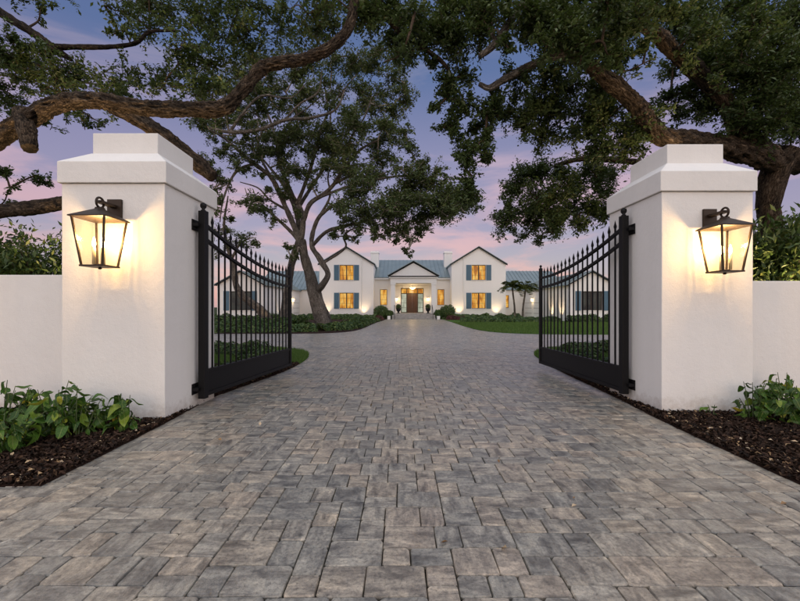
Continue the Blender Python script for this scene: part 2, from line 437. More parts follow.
# edges of the paved area
left_edge = smooth_path([(-2.60, 2.9), (-2.62, 4.4), (-2.68, 5.6), (-2.62, 6.2), (-2.34, 8.0), (-2.30, 9.4), (-2.42, 10.6), (-2.8, 11.7), (-3.6, 12.5), (-5.2, 13.0), (-9, 13.2), (-30, 13.3)], 5)
right_edge = smooth_path([(2.92, 2.9), (2.98, 4.4), (3.08, 5.6), (3.15, 6.6), (3.25, 8.2), (3.45, 9.8), (3.75, 11.2), (4.4, 12.3), (5.4, 12.9), (8, 13.2), (32, 13.3)], 5)
bed_l = smooth_path([(-30, 19.3), (-8, 19.4), (-4.8, 19.5), (-3.4, 20.0), (-2.6, 21.3), (-2.25, 24.0), (-2.1, 29), (-1.9, 34), (-1.6, 38), (-1.5, 41.9)], 5)
lawn_r = smooth_path([(32, 18.6), (12, 18.7), (8, 18.9), (6.0, 19.4), (4.9, 20.6), (4.4, 22.5), (4.3, 27), (4.4, 33), (4.45, 38), (4.5, 41.9)], 5)

def xl(y):      # left limit of paving at y
    if y < 2.9: return -4.3
    if y < 13.2: return min(p[0] for p in left_edge if abs(p[1] - y) < 0.6) - 0.05 if any(abs(p[1] - y) < 0.6 for p in left_edge) else -2.7
    if y < 19.3: return -26
    return min([p[0] for p in bed_l if abs(p[1] - y) < 1.6] or [-2.4])
def xr(y):
    if y < 2.9: return 4.3
    if y < 13.2: return max([p[0] for p in right_edge if abs(p[1] - y) < 0.6] or [3.0]) + 0.05
    if y < 18.6: return 28
    return max([p[0] for p in lawn_r if abs(p[1] - y) < 1.6] or [4.4])
allst = []
for (x0, y0, x1, y1) in ((-4.4, 0.7, 4.6, 12.2), (-26.2, 12.2, 28, 21), (-4.2, 21, 6.2, 42.2)):
    for s in lay(x0, y0, int((x1 - x0) / U), int((y1 - y0) / U), rng):
        xc, yc = s[0] + s[2] * U / 2, s[1] + s[3] * U / 2
        if xl(yc) - 0.25 < xc < xr(yc) + 0.25: allst.append(s)

def paver_verts(w, d, rg, far=False):
    """tumbled stone about the origin: worn outline, rounded arris"""
    g = 0.0019
    hx, hy = w * U / 2 - g, d * U / 2 - g
    if far:
        o = [(-hx, -hy), (hx, -hy), (hx, hy), (-hx, hy)]
        v = [(x, y, -0.03) for x, y in o] + [(x * 0.985, y * 0.985, 0.0) for x, y in o]
        f = [(4, 5, 6, 7)] + [(i, (i + 1) % 4, 4 + (i + 1) % 4, 4 + i) for i in range(4)]
        return v, f
    o = []
    for sx, sy in ((-1, -1), (1, -1), (1, 1), (-1, 1)):
        c1, c2 = rg.uniform(0.006, 0.02), rg.uniform(0.006, 0.02)
        a = (sx * hx, sy * (hy - c1)); b = (sx * (hx - c2), sy * hy)
        o += [a, b] if sx * sy > 0 else [b, a]
    o = [(x + rg.uniform(-0.002, 0.002), y + rg.uniform(-0.002, 0.002)) for x, y in o]
    v = [(x, y, -0.035) for x, y in o] + [(x, y, -rg.uniform(0.006, 0.010)) for x, y in o]
    q = 0.004
    for x, y in o:
        l = math.hypot(x, y)
        v.append((x - q * x / l * 1.2, y - q * y / l * 1.2, rg.uniform(-0.0008, 0.0012)))
    n = 8
    f = []
    for a in (0, 8):
        f += [(a + i, a + (i + 1) % n, a + 8 + (i + 1) % n, a + 8 + i) for i in range(n)]
    f.append(tuple(16 + i for i in range(n)))
    return v, f

def show(s):
    yc = s[1] + s[3] * U / 2; xc = s[0] + s[2] * U / 2
    px = 400 + xc * F / yc; py = 307 + EYE * F / yc
    if px < -12 or px > 812 or py > 612: return 0
    return s[2] * s[3] / yc ** 3
allst.sort(key=show, reverse=True)
variants = {}
for sz in set((s[2], s[3]) for s in allst[:300]):
    for v in range(5):
        vv, ff = paver_verts(sz[0], sz[1], rng)
        me = bpy.data.meshes.new('paver'); me.from_pydata(vv, [], ff); me.update(); me.materials.append(MATS['paver'])
        variants[(sz, v)] = me
for s in allst[:300]:
    o = bpy.data.objects.new('paver', variants[((s[2], s[3]), rng.randrange(5))])
    o.location = (s[0] + s[2] * U / 2, s[1] + s[3] * U / 2, rng.uniform(-0.0025, 0.0025))
    o.rotation_euler = (R(rng.gauss(0, 0.35)), R(rng.gauss(0, 0.35)), R(rng.gauss(0, 0.5)))
    col.objects.link(o); o.parent = drive
vs, fs = [], []
for s in allst[300:]:
    far = s[1] > 9
    vv, ff = paver_verts(s[2], s[3], rng, far)
    cx, cy, cz = s[0] + s[2] * U / 2, s[1] + s[3] * U / 2, rng.uniform(-0.0025, 0.0025)
    ta, tb_ = rng.gauss(0, 0.006), rng.gauss(0, 0.006)
    b = len(vs)
    vs += [(x + cx, y + cy, z + cz + x * ta + y * tb_) for x, y, z in vv]
    fs += [tuple(b + i for i in q) for q in ff]
me = bpy.data.meshes.new('paver_field'); me.from_pydata(vs, [], fs); me.update()
o = link('paver_field', me, MATS['paver'], drive); o['kind'] = 'stuff'

# planting beds and lawns (sheets that lie above the paving edge)
lb = [tuple(p[:2]) for p in left_edge]; rb = [tuple(p[:2]) for p in right_edge]
i_l = next(i for i, p in enumerate(lb) if p[1] > 9.2); i_r = next(i for i, p in enumerate(rb) if p[1] > 9.6)
bed_left = sheet('planting_bed', lb[:i_l] + [(-14, lb[i_l][1]), (-14, 2.9)], 0.012, 'soil', thick=0.09)
bed_right = sheet('planting_bed', [(14, 2.9), (14, rb[i_r][1])] + list(reversed(rb[:i_r])), 0.012, 'soil', thick=0.09)
lawn_near_l = lb[i_l - 1:] + [(-30, lb[i_l - 1][1])]
lawn_near_r = rb[i_r - 1:] + [(32, rb[i_r - 1][1])]
sheet('lawn', lawn_near_l, 0.018, 'turf', thick=0.09)
sheet('lawn', lawn_near_r, 0.018, 'turf', thick=0.09)
bl = [tuple(p[:2]) for p in bed_l]; lr = [tuple(p[:2]) for p in lawn_r]
sheet('planting_bed', bl + [(-1.5, 48), (-30, 48)], 0.014, 'soil', thick=0.09)
sheet('lawn', lr + [(4.5, 48), (32, 48)], 0.016, 'turf', thick=0.09)

# ------------------------------------------------------------------ leaf / blade scatter meshes
def leaf_mesh(name, pos, size, nrm, tone, rgn, aspect=0.5, fold=0.25, axis=None):
    """one folded two-triangle leaf per position"""
    n = len(pos)
    a = rgn.normal(size=(n, 3)) if axis is None else axis
    nn = nrm / (np.linalg.norm(nrm, axis=1, keepdims=True) + 1e-9)
    a = a - nn * np.sum(a * nn, axis=1, keepdims=True)
    a /= (np.linalg.norm(a, axis=1, keepdims=True) + 1e-9)
    b = np.cross(nn, a)
    s = size[:, None]
    v0 = pos - a * s * 0.5
    v2 = pos + a * s * 0.5
    v1 = pos + b * s * aspect * 0.5 + nn * s * fold * 0.3 - a * s * 0.05
    v3 = pos - b * s * aspect * 0.5 + nn * s * fold * 0.3 - a * s * 0.05
    V = np.stack([v0, v1, v2, v3], axis=1).reshape(-1, 3)
    base = np.arange(n) * 4
    Fc = np.stack([np.stack([base, base + 2, base + 1], 1), np.stack([base, base + 3, base + 2], 1)], 1).reshape(-1, 3)
    return np_mesh(name, V, Fc, np.repeat(tone, 4))

def in_poly(x, y, poly):
    inside = np.zeros(len(x), bool)
    n = len(poly); j = n - 1
    for i in range(n):
        xi, yi = poly[i]; xj, yj = poly[j]
        c = ((yi > y) != (yj > y)) & (x < (xj - xi) * (y - yi) / (yj - yi + 1e-12) + xi)
        inside ^= c; j = i
    return inside

def grass(name, poly, n, box, hgt, wid, z, label, seed, mat='grass_blade'):
    g = np.random.default_rng(seed)
    x = g.uniform(box[0], box[1], n); y = g.uniform(box[2], box[3], n)
    k = in_poly(x, y, poly); x, y = x[k], y[k]; n = len(x)
    h = hgt * g.uniform(0.5, 1.2, n); a = g.uniform(0, 2 * math.pi, n)
    lean = g.normal(0, 0.4, (n, 2)) * h[:, None]
    p0 = np.stack([x + np.cos(a) * wid, y + np.sin(a) * wid, np.full(n, z)], 1)
    p1 = np.stack([x - np.cos(a) * wid, y - np.sin(a) * wid, np.full(n, z)], 1)
    p2 = np.stack([x + lean[:, 0], y + lean[:, 1], z + h], 1)
    V = np.stack([p0, p1, p2], 1).reshape(-1, 3)
    me = np_mesh(name, V, np.arange(3 * n).reshape(-1, 3), np.repeat(g.uniform(0, 1, n), 3))
    o = link(name, me, MATS[mat]); tag(o, label, 'grass', kind='stuff'); return o
grass('grass', lawn_near_l, 60000, (-9, -2.2, 8.8, 13.3), 0.07, 0.006, 0.016, 'short mown grass on the rounded corner behind the left gate', 1)
grass('grass', lawn_near_r, 50000, (3.2, 10, 9, 13.3), 0.07, 0.006, 0.016, 'short mown grass on the rounded corner behind the right gate', 2)
lawn_far = lr + [(4.5, 33.5), (32, 33.5)]
grass('grass', lawn_far, 90000, (4.2, 22, 18.5, 33.5), 0.08, 0.014, 0.014, 'mown lawn in front of the right half of the white house', 3)

def mulch(name, poly, boxes, z, label, seed):
    g = np.random.default_rng(seed)
    P = []
    for (x0, x1, y0, y1, n) in boxes:
        x = g.uniform(x0, x1, n); y = g.uniform(y0, y1, n); k = in_poly(x, y, poly); P.append(np.stack([x[k], y[k]], 1))
    P = np.concatenate(P); n = len(P)
    pos = np.column_stack([P, z + g.uniform(0.0, 0.035, n)])
    nr = g.normal(size=(n, 3)) * 0.55 + np.array([0, 0, 1.0])
    me = leaf_mesh(name, pos, g.uniform(0.02, 0.075, n), nr, np.clip(g.beta(1.6, 1.6, n), 0, 0.91), g, 0.42, 0.5)
    o = link(name, me, MATS['bark_chip']); tag(o, label, 'mulch', kind='stuff')
pl_ = lb[:i_l] + [(-14, lb[i_l][1]), (-14, 2.9)]; pr_ = rb[:i_r] + [(14, rb[i_r][1]), (14, 2.9)]
mulch('bark_mulch', pl_, [(-5.2, -2.5, 2.85, 5.0, 30000), (-4.0, -2.2, 5.0, 9.2, 16000)], 0.012, 'dark brown bark mulch in the bed at the left pillar', 4)
mulch('bark_mulch', pr_, [(2.8, 5.6, 2.85, 5.4, 34000), (2.9, 4.6, 5.4, 9.6, 14000)], 0.012, 'dark brown bark mulch in the bed at the right pillar', 5)
g = np.random.default_rng(6)
def litter(name, pts, label, seed):
    g = np.random.default_rng(seed); pts = np.array(pts); n = len(pts)
    me = leaf_mesh(name, pts, g.uniform(0.025, 0.06, n), g.normal(size=(n, 3)) * 0.35 + np.array([0, 0, 1.0]), g.uniform(0, 1, n), g, 0.5, 0.6)
    o = link(name, me, MATS['dry_leaf']); tag(o, label, 'leaf litter', kind='stuff')
pts = []
for k in range(190):
    y = g.uniform(2.9, 6.5); pts.append((2.98 + 0.05 * (y - 3) + abs(g.normal(0, 0.22)) + 0.0, y, 0.04))
for k in range(40): pts.append((g.uniform(3.0, 4.4), g.uniform(2.9, 4.8), 0.05))
litter('dry_leaves', pts, 'pale dry leaves scattered on the mulch edge by the right pillar', 7)
pts = []
for k in range(130):
    y = g.uniform(2.9, 5.2); pts.append((-2.66 - abs(g.normal(0, 0.2)), y, 0.04))
for k in range(40): pts.append((g.uniform(-4.2, -2.7), g.uniform(2.9, 3.5), 0.05))
litter('dry_leaves', pts, 'pale dry leaves scattered on the mulch edge by the left pillar', 8)
pts = [(g.uniform(-2.4, 2.8), 1.6 + 3.8 * g.random() ** 0.8, 0.006) for k in range(12)]
litter('dry_leaves', pts, 'few tiny dry leaves lying on the grey pavers', 9)

# ------------------------------------------------------------------ pillars and boundary walls
def pillar(x0, x1, y0, y1, label):
    cx, cy = (x0 + x1) / 2, (y0 + y1) / 2
    p = empty('gate_pillar', (cx, cy, 0))
    hx, hy = (x1 - x0) / 2, (y1 - y0) / 2
    MB().box(-hx, hx, -hy, hy, -0.05, 2.70, 0.008).build('shaft', MATS['stucco'], p)
    o = 0.03
    def rect(a, b, z): return [(-a, -b, z), (a, -b, z), (a, b, z), (-a, b, z)]
    m = MB().loft([rect(hx + o, hy + o, 2.704), rect(hx + o, hy + o, 2.945), rect(hx - 0.19, hy - 0.19, 3.115)])
    bmesh.ops.bevel(m.bm, geom=list(m.bm.edges), offset=0.008, segments=2, affect='EDGES', profile=0.6)
    m.build('cap', MATS['stucco'], p)
    MB().box(-hx + 0.20, hx - 0.20, -hy + 0.20, hy - 0.20, 3.06, 3.36, 0.008).build('cap_block', MATS['stucco'], p)
    tag(p, label, 'pillar', 'gate pillars')
    return p
PL = (-3.84, -2.67, 4.54, 5.75); PR = (3.18, 4.29, 4.86, 6.07)
pillar(*PL, 'white stucco gate pillar with stepped cap at the left of the drive')
pillar(*PR, 'white stucco gate pillar with stepped cap at the right of the drive')
def bwall(x0, x1, y0, y1, top, label):
    m = MB().box(x0, x1, y0, y1, -0.1, top, 0.01)
    o = m.build('boundary_wall', MATS['stucco']); tag(o, label, 'wall', 'boundary walls beside the gate')
bwall(-14, PL[0] - 0.003, 4.98, 5.28, 1.70, 'low white stucco wall running left from the left gate pillar')
bwall(PR[1] + 0.003, 14, 5.22, 5.52, 1.64, 'low white stucco wall running right from the right gate pillar')

# ------------------------------------------------------------------ lanterns
def lantern(x, ywall, zb, label, power):
    L = empty('wall_lantern', (x, ywall, zb))
    fy, ry = -0.42, -0.06            # front / rear of the eave
    cy = (fy + ry) / 2
    he, hb, H = 0.175, 0.115, 0.50   # half eave, half base, body height
    B = MATS['bronze']
    MB().box(-0.08, 0.08, -0.03, -0.001, H + 0.04, H + 0.27, 0.004).build('wall_plate', B, L)
    # arm from the plate to above the roof, and the loop
    MB().box(-0.035, 0.035, cy - 0.02, -0.028, H + 0.17, H + 0.20, 0.004).build('arm', B, L)
    lp = [(0, cy + 0.055 * math.cos(a), H + 0.175 + 0.055 * math.sin(a)) for a in [2 * math.pi * i / 20 for i in range(20)]]
    MB().tube(lp, 0.012, 8, True).build('hanging_loop', B, L, True)
    def rect(h, z): return [(-h, cy - h, z), (h, cy - h, z), (h, cy + h, z), (-h, cy + h, z)]
    MB().loft([rect(he + 0.02, H - 0.005), rect(he + 0.02, H + 0.007), rect(0.035, H + 0.105), rect(0.03, H + 0.125)]).build('roof', B, L)
    MB().loft([rect(hb + 0.012, -0.018), rect(hb + 0.012, 0.0)]).build('base_plate', B, L)
    MB().lathe([(0.012, -0.04), (0.02, -0.03), (0.012, -0.019)], 10, (0, cy, 0)).build('finial', B, L, True)
    for sx, sy in ((-1, -1), (1, -1), (1, 1), (-1, 1)):
        m = MB(); w = 0.0085
        rings = []
        for h, z in ((hb - 0.002, 0.001), (he - 0.006, H - 0.006)):
            px, py = sx * h, cy + sy * h
            rings.append([(px - w, py - w, z), (px + w, py - w, z), (px + w, py + w, z), (px - w, py + w, z)])
        m.loft(rings).build('corner_bar', B, L)
    gi = 0.012
    for a, b in (((-1, -1), (1, -1)), ((1, -1), (1, 1)), ((1, 1), (-1, 1)), ((-1, 1), (-1, -1))):
        m = MB(); hb2, he2 = hb - gi * 0.4, he - gi
        m.poly([(a[0] * hb2, cy + a[1] * hb2, 0.003), (b[0] * hb2, cy + b[1] * hb2, 0.003), (b[0] * he2, cy + b[1] * he2, H - 0.008), (a[0] * he2, cy + a[1] * he2, H - 0.008)])
        m.build('glass_pane', MATS['lantern_glass'], L)
    MB().lathe([(0.05, 0.001), (0.05, 0.012), (0.012, 0.02)], 12, (0, cy, 0)).build('candle_tray', B, L)
    for q in range(3):
        a = R(90 + 120 * q); cx_, cy_ = 0.052 * math.cos(a), cy + 0.052 * math.sin(a)
        c = MB().lathe([(0.017, 0.013), (0.017, 0.19), (0.009, 0.196)], 12, (cx_, cy_, 0)).build('candle_sleeve', MATS['candle'], L, True)
        MB().lathe([(0.008, 0.197), (0.017, 0.222), (0.016, 0.25), (0.006, 0.295), (0.001, 0.302)], 10, (cx_, cy_, 0)).build('bulb', MATS['bulb'], c, True)
    ld = bpy.data.lights.new('lantern_light', 'POINT'); ld.energy = power * 1.1; ld.color = (1.0, 0.61, 0.25); ld.shadow_soft_size = 0.018
    for q in range(3):
        a = R(90 + 120 * q); lo = bpy.data.objects.new('lantern_light', ld); lo.location = (0.052 * math.cos(a), cy + 0.052 * math.sin(a), 0.325); col.objects.link(lo); lo.parent = L
    tag(L, label, 'lantern', 'lit wall lanterns on the gate pillars')
lantern(-3.225, PL[2], 1.745, 'lit bronze lantern on the front of the left gate pillar', 9)
lantern(3.75, PR[2], 1.715, 'lit bronze lantern on the front of the right gate pillar', 9)

# ------------------------------------------------------------------ gates
def gate(hinge, far, side, label):
    hx, hy = hinge; ang = math.atan2(far[1] - hy, far[0] - hx); Lg = math.hypot(far[0] - hx, far[1] - hy)
    G = empty('driveway_gate', (hx, hy, 0), ang)
    I = MATS['black_iron']
    zb = 0.13
    MB().box(-0.045, 0.045, -0.045, 0.045, zb - 0.02, 2.55, 0.005).build('hinge_post', I, G)
    MB().lathe([(0.03, 2.551), (0.03, 2.565), (0.015, 2.57), (0.036, 2.60), (0.04, 2.62), (0.034, 2.645), (0.012, 2.66)], 14).build('post_ball', I, G, True)
    MB().box(Lg - 0.03, Lg + 0.03, -0.03, 0.03, zb, 2.10, 0.004).build('latch_post', I, G)
    MB().lathe([(0.022, 2.101), (0.022, 2.11), (0.01, 2.113), (0.026, 2.135), (0.024, 2.155), (0.006, 2.17)], 12, (Lg, 0, 0)).build('post_ball', I, G, True)
    def ztop(s): return 1.90 + 0.48 * (1 - s) ** 1.9
    N = 17
    def rail(name, dz, hw, hh):
        rings = []
        for i in range(25):
            s = i / 24; x = 0.046 + (Lg - 0.046 - 0.032) * s; z = ztop(s) + dz
            rings.append([(x, -hw, z - hh), (x, hw, z - hh), (x, hw, z + hh), (x, -hw, z + hh)])
        MB().loft(rings).build(name, I, G)
    rail('top_rail', 0.0, 0.022, 0.02); rail('lower_curved_rail', -0.19, 0.022, 0.02)
    MB().box(0.046, Lg - 0.032, -0.025, 0.025, 0.44, 0.48, 0.004).build('panel_rail', I, G)
    MB().box(0.046, Lg - 0.032, -0.027, 0.027, zb, zb + 0.05, 0.004).build('bottom_rail', I, G)
    MB().box(0.046, Lg - 0.032, -0.012, 0.012, zb + 0.051, 0.439).build('kick_panel', I, G)
    for i in range(N):
        s = (i + 1) / (N + 1); x = 0.046 + (Lg - 0.078) * s; zt = ztop(s); w = 0.0095
        m = MB()
        rings = [[(x - w, -w, z), (x + w, -w, z), (x + w, w, z), (x - w, w, z)] for z in (0.481, zt + 0.085)]
        for z, q in ((zt + 0.09, 1.35), (zt + 0.115, 1.6), (zt + 0.20, 0.12)):
            rings.append([(x - w * q, -w * q, z), (x + w * q, -w * q, z), (x + w * q, w * q, z), (x - w * q, w * q, z)])
        m.loft(rings).build('picket', I, G)
    # hinge brackets to the pillar face (world x towards the pillar)
    c, s_ = math.cos(-ang), math.sin(-ang)
    for z in (0.24, 2.36):
        m = MB(); m.box(-0.10 if side < 0 else 0.02, -0.02 if side < 0 else 0.10, -0.10, 0.05, z - 0.02, z + 0.02, 0.004)
        m.box(-0.102 if side < 0 else 0.09, -0.09 if side < 0 else 0.102, -0.10, 0.06, z - 0.07, z + 0.07, 0.003)
        for zz in (z - 0.045, z + 0.045):
            m.box(-0.09 if side < 0 else 0.078, -0.078 if side < 0 else 0.09, -0.085, -0.06, zz - 0.012, zz + 0.012)
        bmesh.ops.rotate(m.bm, cent=(0, 0, 0), matrix=Matrix.Rotation(-ang, 3, 'Z'), verts=m.bm.verts)
        m.build('hinge', I, G)
    tag(G, label, 'gate', 'open driveway gate leaves')
gate((PL[1] + 0.104, 5.22), (-2.20, 7.98), -1, 'open black iron gate leaf hinged on the left pillar')
gate((PR[0] - 0.104, 5.50), (2.92, 8.30), 1, 'open black iron gate leaf hinged on the right pillar')

# ------------------------------------------------------------------ oaks
def cr_resample(pts, rad, step):
    P = [np.array(p, float) for p in pts]
    Q = [2 * P[0] - P[1]] + P + [2 * P[-1] - P[-2]]
    out, rr = [], []
    for i in range(1, len(Q) - 2):
        d = np.linalg.norm(Q[i + 1] - Q[i]); n = max(2, int(d / step))
        for j in range(n):
            u = j / n
            out.append(0.5 * (2 * Q[i] + (-Q[i - 1] + Q[i + 1]) * u + (2 * Q[i - 1] - 5 * Q[i] + 4 * Q[i + 1] - Q[i + 2]) * u * u + (-Q[i - 1] + 3 * Q[i] - 3 * Q[i + 1] + Q[i + 2]) * u ** 3))
            rr.append(rad[i - 1] * (1 - u) + rad[i] * u)
    out.append(P[-1]); rr.append(rad[-1])
    return np.array(out), np.array(rr)

def limb_arrays(pts, rad, step, sides, rough, seed, blunt=False):
    P, r = cr_resample(pts, rad, step)
    n = len(P)
    T = np.gradient(P, axis=0); T /= np.linalg.norm(T, axis=1, keepdims=True) + 1e-9
    x = np.cross(T[0], [0.13, 0.21, 0.97]); x /= np.linalg.norm(x)
    V, tone, bc = [], [], []
    s = 0.0
    for i in range(n):
        if i: s += np.linalg.norm(P[i] - P[i - 1])
        x = x - T[i] * x.dot(T[i]); x /= np.linalg.norm(x); y = np.cross(T[i], x)
        big = 1 + 0.16 * noise.noise(Vector((seed * 3.1, s * 1.1 / max(r[i], 0.03) * 0.25, 0.0)))
        for k in range(sides):
            a = 2 * math.pi * k / sides; ca, sa = math.cos(a), math.sin(a)
            if rough > 0:
                f = 3.4
                n1 = noise.noise(Vector((ca * f + seed, sa * f, s * 2.6 / max(r[i], .08) * 0.2)))
                n2 = noise.noise(Vector((ca * f * 2.1 + seed, sa * f * 2.1 + 5, s * 6.5 / max(r[i], .08) * 0.2)))
                rid = 1 - abs(n1) * 1.7 - abs(n2) * 0.9
                lump = noise.noise(Vector((ca * 1.1 + seed, sa * 1.1, s * 0.9)))
                q = r[i] * big * (1 + rough * (rid - 0.5) + 0.13 * lump); tn = min(1, max(0, rid))
            else: q = r[i]; tn = 0.5
            V.append(P[i] + (x * ca + y * sa) * q); tone.append(tn); bc.append((ca * r[i] + seed * 3.7, sa * r[i], s))
    Fc = []
    for i in range(n - 1):
        for k in range(sides):
            Fc.append((i * sides + k, i * sides + (k + 1) % sides, (i + 1) * sides + (k + 1) % sides, (i + 1) * sides + k))
    V.append(P[0]); V.append(P[-1] + T[-1] * r[-1] * (0.25 if not blunt else 0.05)); tone += [0.4, 0.3]; bc += [(seed, 0, 0), (seed, 0, s)]
    b0, b1 = n * sides, n * sides + 1
    for k in range(sides):
        Fc.append((b0, (k + 1) % sides, k, k)); Fc.append((b1, (n - 1) * sides + k, (n - 1) * sides + (k + 1) % sides, (n - 1) * sides + (k + 1) % sides))
    quads = [f for f in Fc if f[2] != f[3]]; tris = [f[:3] for f in Fc if f[2] == f[3]]
    return np.array(V), quads, tris, tone, P, r, bc

def limb(name, pts, rad, mat, parent, step=0.05, sides=20, rough=0.16, seed=0, blunt=False):
    V, q, tr, tone, P, r, bc = limb_arrays(pts, rad, step, sides, rough, seed, blunt)
    me = bpy.data.meshes.new(name); me.from_pydata([tuple(v) for v in V], [], [tuple(f) for f in q] + [tuple(f) for f in tr])
    a = me.attributes.new('tone', 'FLOAT', 'POINT'); a.data.foreach_set('value', np.array(tone, np.float32))
    a = me.attributes.new('bark', 'FLOAT_VECTOR', 'POINT'); a.data.foreach_set('vector', np.array(bc, np.float32).ravel())
    me.update()
    o = link(name, me, MATS[mat], parent, True)
    return P, r

def twig_mesh(name, segs, mat, parent):
    """segs: list of (points, r0, r1) -> 4-sided thin tubes in one mesh"""
    V, Fc = [], []
    for P, r0, r1 in segs:
        P = np.asarray(P); n = len(P); sd = 4 if r0 < 0.02 else 6
        T = np.gradient(P, axis=0); T /= np.linalg.norm(T, axis=1, keepdims=True) + 1e-9
        x = np.cross(T[0], [0.31, 0.17, 0.9]); x /= np.linalg.norm(x) + 1e-9
        b = len(V)
        for i in range(n):
            x = x - T[i] * x.dot(T[i]); x /= np.linalg.norm(x) + 1e-9; y = np.cross(T[i], x)
            r = r0 + (r1 - r0) * i / (n - 1)
            for k in range(sd):
                a = 2 * math.pi * k / sd; V.append(P[i] + (x * math.cos(a) + y * math.sin(a)) * r)
        for i in range(n - 1):
            for k in range(sd):
                Fc.append((b + i * sd + k, b + i * sd + (k + 1) % sd, b + (i + 1) * sd + (k + 1) % sd, b + (i + 1) * sd + k))
    me = np_mesh(name, np.array(V), np.array(Fc), np.full(len(V), 0.5))
    o = link(name, me, MATS[mat], parent, True); o['kind'] = 'stuff'
    return o

def foliage(tree, limbs, clumps, seed, leaf, dens, leaf_mat, twig_mat, flat=0.75, sprig=(0.35, 0.95), twig_r=(0.03, 0.009), spread=0.05, drift=(0, 0, 0)):
    """clumps: (centre, R). Branchlets grow from the nearest limb into each clump, sprigs carry the leaves"""
    g = np.random.default_rng(seed)
    LP = np.concatenate([P for P, r in limbs])
    segs, pos, nrm, ax, tn = [], [], [], [], []
    centres = []
    order = sorted(range(len(clumps)), key=lambda i: np.min(np.linalg.norm(LP - np.array(clumps[i][0]), axis=1)))
    grown = [LP]
    drift = np.array(drift, float)
    for i in order:
        c = np.array(clumps[i][0], float); Rc = clumps[i][1]
        pool = np.concatenate(grown)
        d = np.linalg.norm(pool - c, axis=1); p0 = pool[np.argmin(d)]
        dist = max(d.min(), 0.05)
        mid = (p0 + c) / 2 + g.normal(0, 0.16, 3) * dist + np.array([0, 0, 0.08 * dist])
        m2 = (mid + c) / 2 + g.normal(0, 0.10, 3) * dist
        path, _ = cr_resample([p0, mid, m2, c], [1, 1, 1, 1], max(dist / 12, 0.05))
        k = min(1.0, 0.35 + dist / (4 * Rc))
        segs.append((path, twig_r[0] * k, twig_r[1])); grown.append(path[len(path) // 3:])
        nsp = max(5, int(dens * Rc ** 2.2 / 45))
        hub = path[len(path) // 2:]
        tone_c = g.uniform(0.2, 0.6)
        for s in range(nsp):
            o = hub[g.integers(len(hub))] + g.normal(0, 0.18, 3) * Rc
            v = g.normal(size=3); v[2] = v[2] * flat + 0.05; v /= np.linalg.norm(v); v = v + drift
            ln = Rc * g.uniform(*sprig)
            e = o + v * ln
            m = (o + e) / 2 + g.normal(0, 0.12, 3) * ln
            tt = np.linspace(0, 1, 5)[:, None]
            sp = (1 - tt) ** 2 * o + 2 * tt * (1 - tt) * m + tt ** 2 * e
            segs.append((sp, twig_r[1] * 0.8, twig_r[1] * 0.3))
            nl = int(g.uniform(30, 60))
            u = g.uniform(0.15, 1.05, nl)[:, None]
            q = (1 - u) ** 2 * o + 2 * u * (1 - u) * m + u ** 2 * e + g.normal(0, spread * (0.5 + Rc), (nl, 3))
            pos.append(q)
            nn = g.normal(size=(nl, 3)); nn[:, 2] = np.abs(nn[:, 2]) + 0.5; nrm.append(nn)
            ax.append(v[None, :] * 0.8 + g.normal(size=(nl, 3)) * 0.8)
            tn.append(np.clip(g.normal(tone_c, 0.2, nl) + 0.0, 0, 1))
    pos = np.concatenate(pos); nrm = np.concatenate(nrm); ax = np.concatenate(ax); tn = np.concatenate(tn)
    me = leaf_mesh('crown', pos, leaf * np.clip(g.lognormal(-0.05, 0.32, len(pos)), 0.4, 1.9), nrm, tn, g, 0.46, 0.35, ax)
    o = link('crown', me, MATS[leaf_mat], tree); o['kind'] = 'stuff'
    twig_mesh('twigs', segs, twig_mat, tree)
    print('leaves', tree.name, len(pos))

rc = random.Random(21)
def C(lst, Y, R_, jit=0.6):
    out = []
    for t_ in lst:
        px, py = t_[0], t_[1]; y = (t_[2] if len(t_) > 2 else Y) + rc.uniform(-jit, jit); r = (t_[3] if len(t_) > 3 else R_) * rc.uniform(0.85, 1.15)
        out.append((W(px, py, y), r))
    return out
def Wl(*pts): return [W(*p) for p in pts]

# -- left oak: its trunk stands beyond the wall, its bark limb crosses above the left pillar
OL = empty('oak_tree', (-10.4, 8.6, 0))
tag(OL, 'old oak whose heavy bark limb crosses above the left pillar', 'tree', 'oaks around the entrance')
inv = Matrix.Translation((-10.4, 8.6, 0)).inverted()
def loc(o, pts): return [p - Vector(o.location) for p in pts]
LB = 'bark_near'
limbsL = []; OL['girth'] = 0.60
def addl(tree, store, name, pts, rad, mat, **kw):
    rad = [q * (tree.get('girth') or 1.0) for q in rad]
    P, r = limb(name, loc(tree, pts), rad, mat, tree, **kw); store.append((P, r))
addl(OL, limbsL, 'trunk', [Vector((-10.4, 8.6, -0.1)), Vector((-10.2, 8.5, 1.2)), Vector((-9.8, 8.3, 2.4)), Vector((-9.0, 8.0, 3.2))], [0.75, 0.6, 0.52, 0.42], LB, sides=22, seed=1)
addl(OL, limbsL, 'limb', [Vector((-9.6, 8.2, 2.6))] + Wl((-60, 216, 7.9), (0, 211, 7.5), (45, 206, 7.3), (100, 194, 7.1), (150, 182, 7.0)), [0.34, 0.25, 0.22, 0.21, 0.19, 0.16], LB, seed=2, blunt=True)
